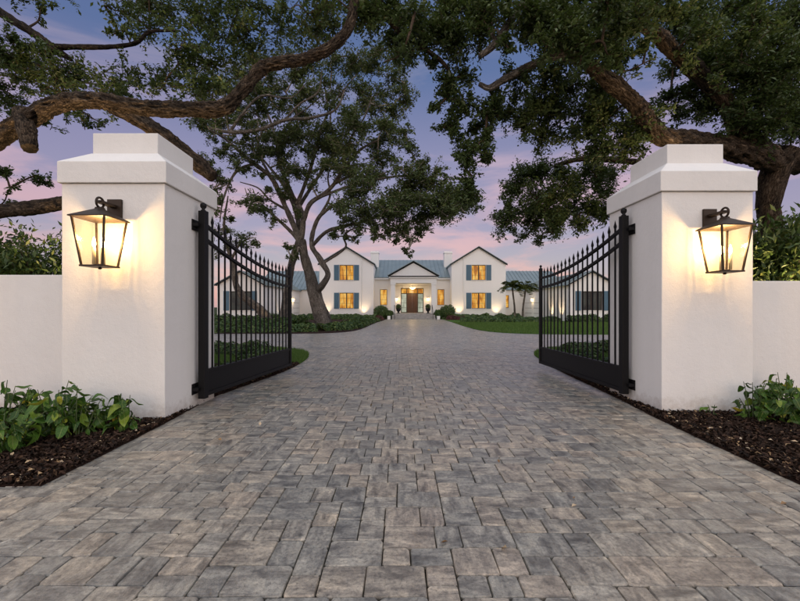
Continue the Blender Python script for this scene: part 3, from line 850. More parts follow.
addl(OL, limbsL, 'limb', [Vector((-9.1, 8.05, 3.1))] + Wl((-50, 158, 7.4), (-8, 140, 6.9), (20, 124, 6.6), (50, 107, 6.4), (75, 101, 6.4), (101, 101, 6.3), (145, 108, 6.3), (189, 109, 6.3), (221, 108, 6.4), (240, 93, 6.5), (262, 68, 6.6), (283, 62, 6.6), (304, 59, 6.7), (330, 48, 6.7), (348, 29, 6.8), (354, 0, 6.9), (352, -45, 7.0)),
     [0.36, 0.28, 0.25, 0.25, 0.23, 0.205, 0.20, 0.195, 0.19, 0.185, 0.175, 0.165, 0.155, 0.15, 0.14, 0.135, 0.13, 0.12], LB, step=0.03, sides=34, rough=0.32, seed=3)
addl(OL, limbsL, 'broken_stub', Wl((22, 112, 6.55), (27, 130, 6.35), (30, 149, 6.25)), [0.2, 0.2, 0.16], LB, step=0.03, sides=24, rough=0.24, seed=4, blunt=True)
addl(OL, limbsL, 'limb', Wl((-50, -25, 7.6), (0, 12, 7.4), (30, 31, 7.3), (55, 49, 7.3), (72, 60, 7.4)), [0.16, 0.13, 0.115, 0.10, 0.06], 'bark_dark', sides=16, seed=5)
addl(OL, limbsL, 'limb', Wl((52, 47, 7.3), (72, 47, 7.3), (110, 47, 7.2), (136, 43, 7.2), (150, 32, 7.2), (180, 31, 7.3)), [0.09, 0.075, 0.065, 0.06, 0.05, 0.03], 'bark_dark', sides=14, seed=6)
addl(OL, limbsL, 'limb', Wl((112, 106, 6.9), (140, 120, 6.9), (172, 142, 6.8), (200, 165, 6.75), (213, 177, 6.7)), [0.2, 0.22, 0.215, 0.20, 0.16], LB, step=0.035, sides=24, rough=0.22, seed=7, blunt=True)
addl(OL, limbsL, 'limb', Wl((-40, 60, 7.8), (0, 55, 7.7), (30, 62, 7.6), (75, 80, 7.7), (120, 88, 7.7)), [0.07, 0.05, 0.045, 0.035, 0.02], 'bark_grey', sides=10, seed=8)
cl = C([(8, 62), (30, 72), (52, 70), (45, 85), (75, 78), (95, 88), (118, 84), (138, 86), (160, 90), (172, 82), (15, 90), (-10, 50), (-15, 85), (8, 105), (62, 92)], 7.6, 0.40, 0.5)
cl += C([(10, 40), (25, 52), (48, 58)], 7.4, 0.26, 0.3)
cl += C([(105, 6), (128, 10), (150, 2), (172, 12), (192, 4), (150, 22), (118, 30, 7.3, .18), (108, 33, 7.3, .15), (215, 14), (238, 8), (262, 4), (205, 30), (182, 42), (228, 38), (200, 58), (222, 66), (248, 28), (252, 50), (192, 80), (214, 88), (178, 62, 7.4, .22), (285, 8), (308, 14), (330, 8), (275, 28), (300, 34), (322, 30)], 7.5, 0.38, 0.6)
cl += C([(18, -8), (60, -8), (45, 4, 7.4, .15), (0, 175, 8.0, .16), (10, 188, 8, .14), (38, 182, 8, .14), (52, 187, 8, .12), (2, 168, 8, .12)], 7.5, 0.3, 0.2)
cl += C([(66, 125, 8.2, .22), (85, 130, 8.2, .2), (105, 125, 8.2, .2), (50, 130, 8.2, .15)], 8.2, 0.2)
foliage(OL, limbsL, [(c - Vector(OL.location), r) for c, r in cl], 31, 0.068, 5600, 'oak_leaf', 'bark_dark', 0.6, (0.5, 1.7), (0.022, 0.007), 0.045, (0.3, 0, -0.05))

# -- right oak: trunk behind the right wall, limbs reach over the drive
OR_ = empty('oak_tree', W(782, 307, 9.2) * Vector((1, 1, 0)) if False else Vector((8.7, 9.2, 0)))
tag(OR_, 'dense dark oak spreading over the drive from behind the right pillar', 'tree', 'oaks around the entrance')
RB = 'bark_near'; limbsR = []; OR_['girth'] = 0.63
addl(OR_, limbsR, 'trunk', [Vector((8.7, 9.2, -0.1)), Vector((8.6, 9.15, 1.0))] + Wl((771, 240, 9.1), (769, 205, 8.9), (775, 172, 8.7), (790, 150, 8.6)), [0.62, 0.44, 0.35, 0.32, 0.36, 0.34], RB, seed=11, sides=24)
addl(OR_, limbsR, 'limb', Wl((800, 163, 8.8), (772, 160, 8.5), (754, 155, 8.2), (720, 146, 7.9), (690, 140, 7.6), (662, 136, 7.3), (648, 122, 7.2), (633, 102, 7.1), (600, 73, 6.9), (570, 50, 6.9), (540, 18, 6.9), (520, -12, 7.0)),
     [0.36, 0.35, 0.33, 0.30, 0.27, 0.255, 0.24, 0.22, 0.19, 0.155, 0.13, 0.10], RB, step=0.035, sides=32, rough=0.3, seed=12)
addl(OR_, limbsR, 'limb', Wl((775, 160, 8.5), (745, 136, 8.1), (732, 113, 7.9), (706, 80, 7.7), (673, 51, 7.5), (655, 33, 7.4), (612, 8, 7.2), (570, -22, 7.1)), [0.33, 0.29, 0.26, 0.235, 0.21, 0.19, 0.17, 0.14], RB, step=0.04, sides=30, rough=0.3, seed=13)
addl(OR_, limbsR, 'limb', Wl((775, 165, 8.7), (815, 157, 8.5), (860, 130, 8.2)), [0.36, 0.33, 0.26], RB, seed=14)
addl(OR_, limbsR, 'limb', Wl((769, 200, 8.9), (785, 245, 8.9), (800, 225, 8.8), (820, 190, 8.8)), [0.25, 0.12, 0.10, 0.08], RB, seed=15)
addl(OR_, limbsR, 'limb', Wl((768, 185, 9.0), (700, 172, 9.3), (645, 163, 9.5), (610, 160, 9.6), (580, 159, 9.6), (555, 166, 9.6)), [0.2, 0.14, 0.12, 0.105, 0.095, 0.08], RB, seed=16)
addl(OR_, limbsR, 'limb', Wl((548, -25, 7.0), (524, 2, 7.0), (506, 28, 7.0), (492, 47, 7.0), (480, 56, 6.95)), [0.13, 0.115, 0.105, 0.095, 0.07], 'bark_grey', seed=17, step=0.035, blunt=True)
addl(OR_, limbsR, 'broken_stub', Wl((497, 42, 7.0), (492, 34, 6.95), (497, 30, 6.9), (500, 36, 6.85)), [0.045, 0.045, 0.04, 0.03], 'bark_grey', seed=27, step=0.02, blunt=True)
addl(OR_, limbsR, 'limb', Wl((590, 62, 6.95), (560, 55, 7.0), (532, 65, 7.1), (505, 79, 7.1), (490, 88, 7.1), (479, 84, 7.1)), [0.14, 0.12, 0.11, 0.10, 0.085, 0.06], 'bark_grey', seed=18, step=0.035)
addl(OR_, limbsR, 'limb', Wl((360, -40, 7.3), (379, 0, 7.5), (394, 26, 7.5), (420, 46, 7.5), (442, 62, 7.5), (455, 80, 7.5)), [0.11, 0.10, 0.085, 0.075, 0.06, 0.03], 'bark_dark', seed=19, step=0.035)
cl = C([(368, 12), (392, 8), (415, 12), (440, 14), (465, 10), (485, 4), (402, 42), (425, 30), (446, 40), (462, 44), (384, 62, 7.5, .2), (405, 60, 7.5, .24), (428, 66, 7.5, .25), (476, 30), (350, 22, 7.5, .2),
        (545, 8), (528, 28), (550, 34), (572, 14), (592, 28), (566, 60), (585, 48), (610, 44), (602, 8), (628, 16), (618, 62, 7.2, .3), (645, 10), (640, 46, 7.4, .22), (512, 52, 7, .22), (508, 8, 7, .25)], 7.4, 0.42, 0.6)
cl += C([(672, 14), (700, 8), (728, 16), (752, 10), (780, 16), (798, 10), (690, 36), (718, 42), (745, 38), (772, 44), (796, 40), (712, 66), (738, 66), (762, 72), (788, 70), (750, 92), (776, 98), (800, 98), (722, 98), (744, 118), (770, 124), (795, 128), (700, 108), (688, 92, 8.4, .3), (676, 76, 8.6, .28)], 8.2, 0.48, 0.7)
cl += C([(520, 88), (545, 92), (566, 84), (590, 92), (532, 112), (556, 114), (580, 116), (604, 108), (545, 136), (568, 138), (592, 136), (522, 132), (505, 118), (495, 104, 7.6, .25), (618, 132), (640, 130), (625, 150), (600, 152), (664, 108, 8.4, .3), (680, 120, 8.4, .3)], 7.9, 0.38, 0.6)
cl += C([(448, 82), (446, 98), (456, 112), (452, 128), (462, 140), (458, 156), (465, 170), (470, 186), (468, 200), (474, 150), (478, 128), (484, 112), (470, 100), (466, 84), (488, 140, 7.8, .2), (436, 108, 7.8, .16), (442, 128, 7.8, .15), (488, 162, 7.8, .14)], 7.8, 0.26, 0.3)
cl += C([(520, 172), (542, 176), (562, 172), (585, 172), (605, 176), (512, 190), (532, 194), (555, 196), (578, 192), (600, 196), (522, 212), (546, 214), (568, 214), (590, 212), (512, 226), (532, 230), (554, 232), (520, 240, 10, .22), (540, 244, 10, .2), (578, 230, 10.2, .28), (508, 206, 10, .22), (604, 214)], 10.0, 0.42, 0.6)
cl += C([(610, 30), (585, 45), (560, 30), (640, 18), (620, 52), (545, 48), (580, 66, 6.2, .22), (560, 8), (600, 6), (650, 2), (680, 6), (530, 10), (710, 30, 6.8, .35), (740, 60, 6.9, .35), (770, 90, 7.2, .4), (790, 60, 7, .4), (760, 30, 7, .4), (690, 62, 6.9, .2), (720, 92, 7, .22), (650, 60, 6.6, .2)], 6.3, 0.32, 0.25)
foliage(OR_, limbsR, [(c - Vector(OR_.location), r) for c, r in cl], 32, 0.072, 10500, 'oak_leaf', 'bark_dark', 0.85, (0.4, 1.15), (0.03, 0.009), 0.055)

# -- middle oak beside the court, with the trunk forking in front of the house
OM = empty('oak_tree', Vector((-4.85, 25.5, 0)))
tag(OM, 'tall spreading oak with forked grey trunk in front of the house', 'tree', 'oaks around the entrance')
MBk = 'bark_grey'; limbsM = []; OM['girth'] = 0.60
addl(OM, limbsM, 'trunk', [Vector((-4.85, 25.5, -0.1)), Vector((-4.87, 25.5, 0.35))] + Wl((318, 305, 25.5), (314, 292, 25.5), (309, 272, 25.4), (304, 255, 25.3), (301, 240, 25.2)), [1.05, 0.86, 0.76, 0.70, 0.55, 0.50, 0.46], MBk, step=0.14, sides=20, rough=0.1, seed=41)
addl(OM, limbsM, 'limb', Wl((316, 293, 25.4), (324, 283, 25), (328, 274, 24.9), (323, 264, 25), (318, 256, 25), (312, 246, 25.2), (313, 232, 25.2), (320, 216, 25), (336, 204, 24.6), (352, 197, 24.2)), [0.36, 0.34, 0.32, 0.30, 0.27, 0.25, 0.23, 0.2, 0.16, 0.1], MBk, step=0.14, sides=16, rough=0.1, seed=42)
addl(OM, limbsM, 'limb', Wl((302, 244, 25.2), (292, 233, 25.2), (283, 224, 25), (274, 216, 24.8), (262, 204, 24.5)), [0.26, 0.2, 0.17, 0.13, 0.08], MBk, step=0.14, sides=14, rough=0.1, seed=43)
addl(OM, limbsM, 'limb', Wl((302, 244, 25.2), (294, 226, 25.4), (287, 210, 25.6), (278, 190, 25.6), (270, 176, 25.4), (254, 164, 25), (238, 150, 24.5), (224, 138, 24), (210, 130, 23.5)), [0.34, 0.31, 0.28, 0.25, 0.22, 0.19, 0.16, 0.13, 0.08], MBk, step=0.14, sides=16, rough=0.1, seed=44)
addl(OM, limbsM, 'limb', Wl((301, 240, 25.2), (303, 222, 25.3), (300, 208, 25.6), (292, 194, 26), (280, 165, 26.4), (276, 140, 26.6), (268, 115, 26.8), (256, 96, 27)), [0.3, 0.28, 0.25, 0.22, 0.19, 0.16, 0.12, 0.08], MBk, step=0.14, sides=16, rough=0.1, seed=45)
addl(OM, limbsM, 'limb', Wl((303, 222, 25.3), (310, 204, 25), (324, 194, 24.8), (334, 184, 24.6), (344, 168, 24.4), (360, 150, 24.2), (378, 140, 24)), [0.28, 0.25, 0.22, 0.2, 0.17, 0.13, 0.08], MBk, step=0.14, sides=14, rough=0.1, seed=46)
addl(OM, limbsM, 'limb', Wl((297, 205, 25.6), (308, 176, 26), (316, 150, 26.3), (324, 122, 26.6), (338, 98, 26.8), (352, 80, 27)), [0.22, 0.19, 0.16, 0.13, 0.1, 0.06], MBk, step=0.14, sides=14, rough=0.1, seed=47)
addl(OM, limbsM, 'limb', Wl((312, 246, 25.2), (326, 232, 24.6), (345, 226, 24), (362, 222, 23.6), (392, 212, 23), (420, 204, 22.5), (446, 200, 22)), [0.2, 0.19, 0.17, 0.15, 0.12, 0.09, 0.05], MBk, step=0.14, sides=14, rough=0.1, seed=48)
addl(OM, limbsM, 'limb', Wl((325, 262, 24.8), (338, 254, 24.3), (346, 246, 24), (344, 236, 23.8), (356, 228, 23.4), (376, 230, 23)), [0.13, 0.11, 0.1, 0.09, 0.07, 0.04], MBk, step=0.12, sides=12, rough=0.1, seed=49)
addl(OM, limbsM, 'limb', Wl((318, 198, 24.9), (350, 186, 24), (385, 178, 23.2), (415, 176, 22.8), (438, 184, 22.4)), [0.16, 0.14, 0.11, 0.08, 0.05], MBk, step=0.14, sides=12, rough=0.1, seed=50)
addl(OM, limbsM, 'limb', Wl((210, 128, 23), (230, 132, 22.5), (258, 130, 22.2), (285, 120, 22), (310, 118, 21.8), (335, 110, 21.6), (345, 90, 21.5)), [0.1, 0.17, 0.17, 0.15, 0.13, 0.1, 0.06], MBk, step=0.14, sides=12, rough=0.1, seed=51)
for q, (pp, r0) in enumerate((([(270, 176, 25.4), (258, 150, 25), (262, 128, 24.6), (254, 108, 24.4)], .1), ([(254, 164, 25), (238, 170, 24.4), (228, 186, 24), (222, 205, 23.8), (220, 222, 23.6)], .11), ([(287, 210, 25.6), (270, 200, 25.2), (258, 188, 25), (240, 182, 24.8)], .1),
        ([(334, 184, 24.6), (352, 176, 24), (370, 178, 23.6), (392, 170, 23.2)], .1), ([(316, 150, 26.3), (300, 132, 26), (296, 110, 25.8), (286, 92, 25.6)], .09), ([(344, 168, 24.4), (350, 140, 24), (364, 118, 23.8), (372, 96, 23.6)], .1),
        ([(230, 132, 22.5), (244, 112, 22.2), (262, 96, 22), (290, 98, 21.8), (304, 86, 21.6)], .1), ([(285, 120, 22), (300, 104, 21.8), (318, 92, 21.6), (322, 70, 21.5)], .08), ([(276, 140, 26.6), (292, 120, 26.2), (310, 106, 26), (330, 88, 25.8)], .09),
        ([(362, 222, 23.6), (384, 226, 23.2), (400, 232, 22.9)], .06), ([(320, 216, 25), (330, 196, 24.8), (328, 176, 24.6), (336, 156, 24.4)], .1), ([(275, 185, 25.6), (262, 168, 25.8), (244, 156, 26), (236, 136, 26.2)], .09))):
    addl(OM, limbsM, 'limb', Wl(*pp), [r0 * 1.5 * (1 - 0.7 * i_ / (len(pp) - 1)) for i_ in range(len(pp))], MBk, step=0.14, sides=8, rough=0.08, seed=60 + q)
cl = C([(205, 108), (214, 128), (232, 98), (240, 118), (256, 84), (262, 104), (282, 88), (270, 72), (296, 72), (310, 96), (322, 76), (336, 96), (348, 72), (345, 112), (362, 88), (374, 68), (384, 92), (392, 74), (372, 112), (394, 112), (356, 130), (330, 128), (306, 120), (290, 110), (220, 84), (240, 68), (205, 90), (196, 120), (260, 60), (285, 56), (310, 58), (335, 58), (360, 56), (385, 50), (404, 62), (405, 84), (410, 104, 24, .7)], 25.5, 0.95, 3.0)
cl += C([(318, 148), (338, 150), (352, 164), (340, 176), (372, 150), (390, 140), (372, 172), (392, 160), (402, 146, 24, .7), (300, 140), (285, 130), (322, 170, 25, .8), (264, 140, 25, .7), (250, 146, 25, .7), (232, 142, 25, .6), (222, 158, 24, .6), (216, 176, 24, .6), (228, 186, 24, .6), (210, 192, 24, .45), (295, 165), (278, 156), (310, 182, 25, .6), (262, 160, 25, .6), (245, 188, 24.6, .6), (270, 190, 25, .6), (300, 215, 25, .5), (330, 205, 24.6, .6), (350, 148), (386, 126), (404, 130, 24, .7)], 25, 1.05, 2.2)
cl += C([(402, 168), (415, 160, 23, .6), (420, 178), (404, 188), (432, 184), (445, 190), (458, 192), (468, 200), (474, 208, 22, .5), (455, 206), (440, 204), (425, 198), (410, 204), (392, 196), (378, 204), (362, 208), (388, 214), (402, 218), (420, 214), (434, 214), (466, 214, 22, .5), (352, 194), (372, 188), (344, 208), (398, 206), (414, 190), (448, 214), (476, 200, 22, .5), (436, 172, 22.6, .55), (424, 164, 22.6, .5), (450, 180, 22.4, .5)], 22.6, 0.92, 1.2)
cl += C([(346, 222, 23.4, .6), (360, 230), (376, 226), (390, 230), (404, 234), (412, 240, 22.5, .4), (372, 240, 23, .45), (355, 242, 23, .35), (415, 226), (428, 226, 22.5, .4), (396, 242, 22.5, .3), (410, 254, 22.5, .3), (335, 232, 23.6, .5), (346, 236, 23.4, .4), (382, 236, 22.9, .5), (420, 236, 22.6, .35), (368, 220), (384, 218)], 22.9, 0.65, 0.8)
cl += C([(258, 200, 24.5, .7), (266, 210, 24.5, .7), (274, 220, 24.8, .5), (250, 205, 24.4, .5), (285, 248, 25, .5), (292, 256, 25, .4), (283, 196, 25, .6), (246, 172, 24.6, .5)], 25, 0.6, 0.5)
cl += C([(206, 100), (218, 116), (228, 106), (212, 140), (238, 126), (226, 150), (248, 112), (258, 122), (246, 158), (268, 92), (278, 112), (236, 164), (266, 150), (286, 140), (300, 100), (312, 132), (296, 128), (324, 110), (336, 138), (350, 118), (362, 108), (312, 160), (330, 164), (354, 178), (208, 160), (218, 202), (252, 214), (284, 176), (304, 176)], 24.5, 0.62, 2.0)
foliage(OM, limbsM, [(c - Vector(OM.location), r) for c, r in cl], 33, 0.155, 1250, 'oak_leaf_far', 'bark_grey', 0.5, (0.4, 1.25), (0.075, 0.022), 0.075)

# -- second trunk left of it, and the leaning uplit oak by the garage
OB = empty('oak_tree', Vector((-7.85, 27.0, 0)))
tag(OB, 'slender grey oak trunk leaning right beside the forked oak', 'tree', 'oaks around the entrance')
lB = []; OB['girth'] = 0.8
addl(OB, lB, 'trunk', [Vector((-7.9, 27, -0.1))] + Wl((285, 308, 27), (288, 290, 27), (291, 268, 26.9), (295, 252, 26.8), (299, 236, 26.8), (296, 212, 27), (284, 186, 27.4), (262, 158, 28)), [0.5, 0.36, 0.33, 0.30, 0.28, 0.24, 0.2, 0.15, 0.07], MBk, step=0.14, sides=16, rough=0.1, seed=52)
addl(OB, lB, 'limb', Wl((296, 212, 27), (312, 186, 27.6), (330, 160, 28), (350, 130, 28.4)), [0.18, 0.15, 0.12, 0.06], MBk, step=0.14, sides=12, rough=0.1, seed=53)
cl = C([(258, 152), (246, 130), (272, 126), (290, 150), (334, 148), (352, 122), (368, 128), (262, 176, 27.5, .6), (318, 138)], 28.2, 0.9, 0.9)
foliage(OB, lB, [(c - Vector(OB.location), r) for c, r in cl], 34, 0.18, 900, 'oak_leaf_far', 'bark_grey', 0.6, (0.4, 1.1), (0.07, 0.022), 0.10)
OC = empty('oak_tree', Vector((-9.75, 30.0, 0)))
tag(OC, 'leaning oak with uplit brown trunk behind the left gate', 'tree', 'oaks around the entrance')
lC = []; OC['girth'] = 0.8
addl(OC, lC, 'trunk', [Vector((-9.7, 30, -0.1))] + Wl((262, 312, 30), (252, 303, 30), (243, 296, 30), (236, 285, 30), (234, 268, 30), (228, 248, 30), (224, 226, 30), (228, 196, 30)), [0.5, 0.42, 0.36, 0.34, 0.3, 0.24, 0.17, 0.13, 0.06], MBk, step=0.14, sides=16, rough=0.1, seed=54)
addl(OC, lC, 'limb', Wl((232, 258, 30), (240, 244, 29.6), (250, 238, 29.4)), [0.14, 0.1, 0.05], MBk, step=0.14, sides=12, rough=0.1, seed=55)
cl = C([(212, 238), (224, 230), (238, 236), (250, 240), (256, 246, 29.5, .4), (205, 252), (216, 256, 30, .5), (230, 246), (244, 248, 29.5, .4), (220, 210, 30, .5), (232, 220, 30, .4)], 29.8, 0.65, 0.6)
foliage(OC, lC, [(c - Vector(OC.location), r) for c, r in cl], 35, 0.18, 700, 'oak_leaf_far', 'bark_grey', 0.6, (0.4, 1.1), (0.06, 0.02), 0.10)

# ------------------------------------------------------------------ house
HX = 1.45
H = empty('house', (HX, 46.0, 0))
tag(H, 'white two-gabled house with blue shutters and lit amber windows', 'house')
HW, TR, RM = MATS['house_paint'], MATS['trim_white'], MATS['roof_metal']

def wall_holes(name, x0, x1, z0, z1, y, holes, parent, gable=None, reveal=0.16, mat=None):
    """street-facing wall plane at local y with window openings cut through, reveals and optional gable top"""
    m = MB()
    xs = sorted({x0, x1, *[h[0] for h in holes], *[h[1] for h in holes]}); zs = sorted({z0, z1, *[h[2] for h in holes], *[h[3] for h in holes]})
    for a, b in zip(xs[:-1], xs[1:]):
        for c, d in zip(zs[:-1], zs[1:]):
            if any(h[0] <= a and b <= h[1] and h[2] <= c and d <= h[3] for h in holes): continue
            m.poly([(a, y, c), (b, y, c), (b, y, d), (a, y, d)])
    for h in holes:
        a, b, c, d = h; r = y + reveal
        m.poly([(a, y, c), (a, y, d), (a, r, d), (a, r, c)]); m.poly([(b, y, d), (b, y, c), (b, r, c), (b, r, d)])
        m.poly([(a, y, d), (b, y, d), (b, r, d), (a, r, d)]); m.poly([(a, r, c), (b, r, c), (b, y, c), (a, y, c)])
    if gable: m.poly([(x0, y, z1), (x1, y, z1), (gable[0], y, gable[1])])
    bmesh.ops.remove_doubles(m.bm, verts=m.bm.verts, dist=0.0005)
    return m.build(name, mat or HW, parent)

def window(x0, x1, z0, z1, y, pane, parent, nx=2, nz=3, reveal=0.16, mull=True):
    r = y + reveal
    m = MB(); fw = 0.06
    m.box(x0 + .001, x0 + fw, r - 0.06, r - .002, z0 + .001, z1 - .001); m.box(x1 - fw, x1 - .001, r - 0.06, r - .002, z0 + .001, z1 - .001)
    m.box(x0 + fw, x1 - fw, r - 0.06, r - .002, z0 + .001, z0 + fw); m.box(x0 + fw, x1 - fw, r - 0.06, r - .002, z1 - fw, z1 - .001)
    w = m.build('window', MATS['window_frame'], parent)
    p = MB(); p.poly([(x0 + fw, r - 0.02, z0 + fw), (x1 - fw, r - 0.02, z0 + fw), (x1 - fw, r - 0.02, z1 - fw), (x0 + fw, r - 0.02, z1 - fw)])
    p.build('pane', MATS[pane], w)
    if mull:
        xm = (x0 + x1) / 2
        MB().box(xm - 0.06, xm + 0.06, r - 0.07, r - 0.022, z0 + fw, z1 - fw).build('mullion', MATS['window_frame'], w)
    for i in range(1, nx * (2 if mull else 1)):
        xx = x0 + (x1 - x0) * i / (nx * (2 if mull else 1))
        if mull and i == nx: continue
        MB().box(xx - 0.012, xx + 0.012, r - 0.04, r - 0.023, z0 + fw, z1 - fw).build('glazing_bar', MATS['window_frame'], w)
    for i in range(1, nz):
        zz = z0 + (z1 - z0) * i / nz
        MB().box(x0 + fw, x1 - fw, r - 0.041, r - 0.0235, zz - 0.012, zz + 0.012).build('glazing_bar', MATS['window_frame'], w)
    MB().box(x0 - 0.05, x1 + 0.05, y - 0.06, y + 0.10, z0 - 0.07, z0 - 0.002).build('sill', TR, w)
    return w

def shutter(x0, x1, z0, z1, y, parent):
    s = MB().box(x0, x1, y - 0.045, y - 0.004, z0, z1, 0.006).build('shutter', MATS['shutter_blue'], parent)
    m = MB()
    for hz in ((z0 + 0.09, (z0 + z1) / 2 - 0.05), ((z0 + z1) / 2 + 0.05, z1 - 0.09)):
        n = int((hz[1] - hz[0]) / 0.075)
        for i in range(n):
            z = hz[0] + (hz[1] - hz[0]) * (i + 0.5) / n
            m.box(x0 + 0.07, x1 - 0.07, y - 0.062, y - 0.048, z - 0.02, z + 0.012)
    o = m.build('louvres', MATS['shutter_blue'], s); o['kind'] = 'stuff'

def roof_plane(p00, p10, p11, p01, name, parent, seam=0.48, thick=0.08):
    """metal roof slope; p00-p10 along the eave, p01-p11 along the ridge"""
    a, b, c, d = [Vector(p) for p in (p00, p10, p11, p01)]
    n = (b - a).cross(d - a).normalized()
    if n.z < 0: n = -n
    m = MB().loft([[a - n * thick, b - n * thick, c - n * thick, d - n * thick], [a, b, c, d]])
    o = m.build(name, RM, parent)
    L_ = max((b - a).length, (c - d).length); k_ = max(2, int(L_ / seam)); m = MB()
    for i in range(k_ + 1):
        u = i / k_
        e, f = a.lerp(b, u), d.lerp(c, u)
        if (e - f).length < 0.2: continue
        dr = (b - a).normalized() * 0.022
        m.loft([[e - dr, e + dr, e + dr + n * 0.05, e - dr + n * 0.05], [f - dr, f + dr, f + dr + n * 0.05, f - dr + n * 0.05]])
    s = m.build('standing_seams', RM, o); s['kind'] = 'stuff'
    return o

# two-storey gabled wings
for sg in (-1, 1):
    xc = sg * 7.6; hw = 3.12; ze, zp = 6.22, 8.15
    x0, x1 = xc - hw, xc + hw
    wz = [(4.38, 6.12), (1.12, 2.92)]
    holes = [(xc - 0.82, xc + 0.82, a, b) for a, b in wz]
    wall_holes('wall', x0, x1, -0.1, ze, 0, holes, H, (xc, zp))
    for (a, b) in wz:
        window(xc - 0.82, xc + 0.82, a, b, 0, 'pane_amber', H)
        shutter(xc - 1.44, xc - 0.86, a - 0.02, b + 0.02, 0, H); shutter(xc + 0.86, xc + 1.44, a - 0.02, b + 0.02, 0, H)
        MB().box(xc - 0.95, xc + 0.95, -0.04, -0.002, b + 0.03, b + 0.16).build('lintel', TR, H)
    m = MB(); m.poly([(x0, 0, -0.1), (x0, 9, -0.1), (x0, 9, ze), (x0, 0, ze)]); m.poly([(x1, 9, -0.1), (x1, 0, -0.1), (x1, 0, ze), (x1, 9, ze)]); m.poly([(x1, 9, -0.1), (x0, 9, -0.1), (x0, 9, ze), (xc, 9, zp), (x1, 9, ze)])
    m.build('wall', HW, H)
    dz = 0.14 * (zp - ze) / hw
    for s2 in (-1, 1):
        xe = xc + s2 * (hw + 0.16)
        roof_plane((xe, -0.18, ze - dz + 0.09), (xe, 9.1, ze - dz + 0.09), (xc, 9.1, zp + 0.09), (xc, -0.18, zp + 0.09), 'roof', H)
        # dark rake edge
        m = MB(); a = Vector((xe, -0.20, ze - dz)); b = Vector((xc, -0.20, zp))
        m.loft([[a + Vector((0, 0, -0.06)), a + Vector((0, 0, 0.10)), a + Vector((0, 0.1, 0.10)), a + Vector((0, 0.1, -0.06))], [b + Vector((0, 0, -0.06)), b + Vector((0, 0, 0.10)), b + Vector((0, 0.1, 0.10)), b + Vector((0, 0.1, -0.06))]])
        m.build('rake_trim', MATS['gutter_dark'], H)
    # downpipe on the inner side
    MB().tube([(xc - sg * 1.75, -0.07, 0.05), (xc - sg * 1.75, -0.07, 6.9)], 0.045, 8).build('downpipe', TR, H)
    MB().box(xc - sg * 2.95 - 0.5, xc - sg * 2.95 + 0.5, 4.6, 5.6, 5.0, 8.35, 0.02).build('chimney', HW, H)
    MB().box(xc - sg * 2.95 - 0.56, xc - sg * 2.95 + 0.56, 4.54, 5.66, 8.10, 8.19).build('chimney', TR, H)

# recessed centre
YC = 1.5
nw = [(-3.82, -2.98), (2.98, 3.82)]
holes = [(a, b, 1.52, 3.40) for a, b in nw]
wall_holes('wall', -4.48, 4.48, -0.1, 4.55, YC, holes + [(-1.36, 1.36, 0.6, 3.55)], H, reveal=0.2)
for a, b in nw:
    window(a, b, 1.52, 3.40, YC, 'pane_amber', H, nx=1, nz=3, reveal=0.2, mull=False)
MB().box(-4.48, 4.48, YC - 0.25, YC + 0.05, 4.56, 4.78, 0.02).build('cornice', TR, H)
roof_plane((-4.46, YC - 0.3, 4.80), (4.46, YC - 0.3, 4.80), (4.46, YC + 5.8, 7.55), (-4.46, YC + 5.8, 7.55), 'roof', H)
roof_plane((-4.46, YC + 11.5, 4.80), (4.46, YC + 11.5, 4.80), (4.46, YC + 5.82, 7.55), (-4.46, YC + 5.82, 7.55), 'roof', H)

# portico: floor, steps, columns, entablature, pediment
YP = -2.5
for i in range(4):
    MB().box(-2.3 - 0.0, 2.3, YP - 0.75 + 0.30 * i - 0.6, YC if i == 3 else YP - 0.75 + 0.30 * (i + 1) - 0.6 , -0.05, 0.15 * (i + 1), 0.008).build('step', MATS['step_stone'], H)
for sg in (-1, 1):
    MB().box(sg * 2.2 - 0.24, sg * 2.2 + 0.24, YP - 0.24, YP + 0.24, 0.60, 3.88, 0.01).build('column', TR, H)
    MB().box(sg * 2.2 - 0.29, sg * 2.2 + 0.29, YP - 0.29, YP + 0.29, 0.601, 0.78, 0.01).build('column_base', TR, H)
    MB().box(sg * 2.2 - 0.29, sg * 2.2 + 0.29, YP - 0.29, YP + 0.29, 3.70, 3.885, 0.01).build('column_capital', TR, H)
    MB().box(sg * 2.2 - 0.2, sg * 2.2 + 0.2, YC - 0.06, YC - 0.002, 0.60, 3.88, 0.01).build('pilaster', TR, H)
    MB().box(sg * 2.62 - 0.16, sg * 2.62 + 0.16, YP - 1.3, YP + 0.9, -0.05, 0.34, 0.02).build('step_cheek', TR, H)
MB().box(-2.5, 2.5, YP - 0.28, YC - 0.07, 3.89, 4.42, 0.01).build('entablature', TR, H)
MB().box(-2.66, 2.66, YP - 0.42, YC - 0.08, 4.43, 4.56, 0.01).build('cornice', TR, H)
MB().box(-2.72, 2.72, YP - 0.48, YC - 0.09, 4.565, 4.66).build('gutter', MATS['gutter_dark'], H)
m = MB(); m.extrude_y([(-2.5, 4.67), (2.5, 4.67), (0, 6.06)], YP - 0.3, YC + 2.8); m.build('pediment', TR, H)
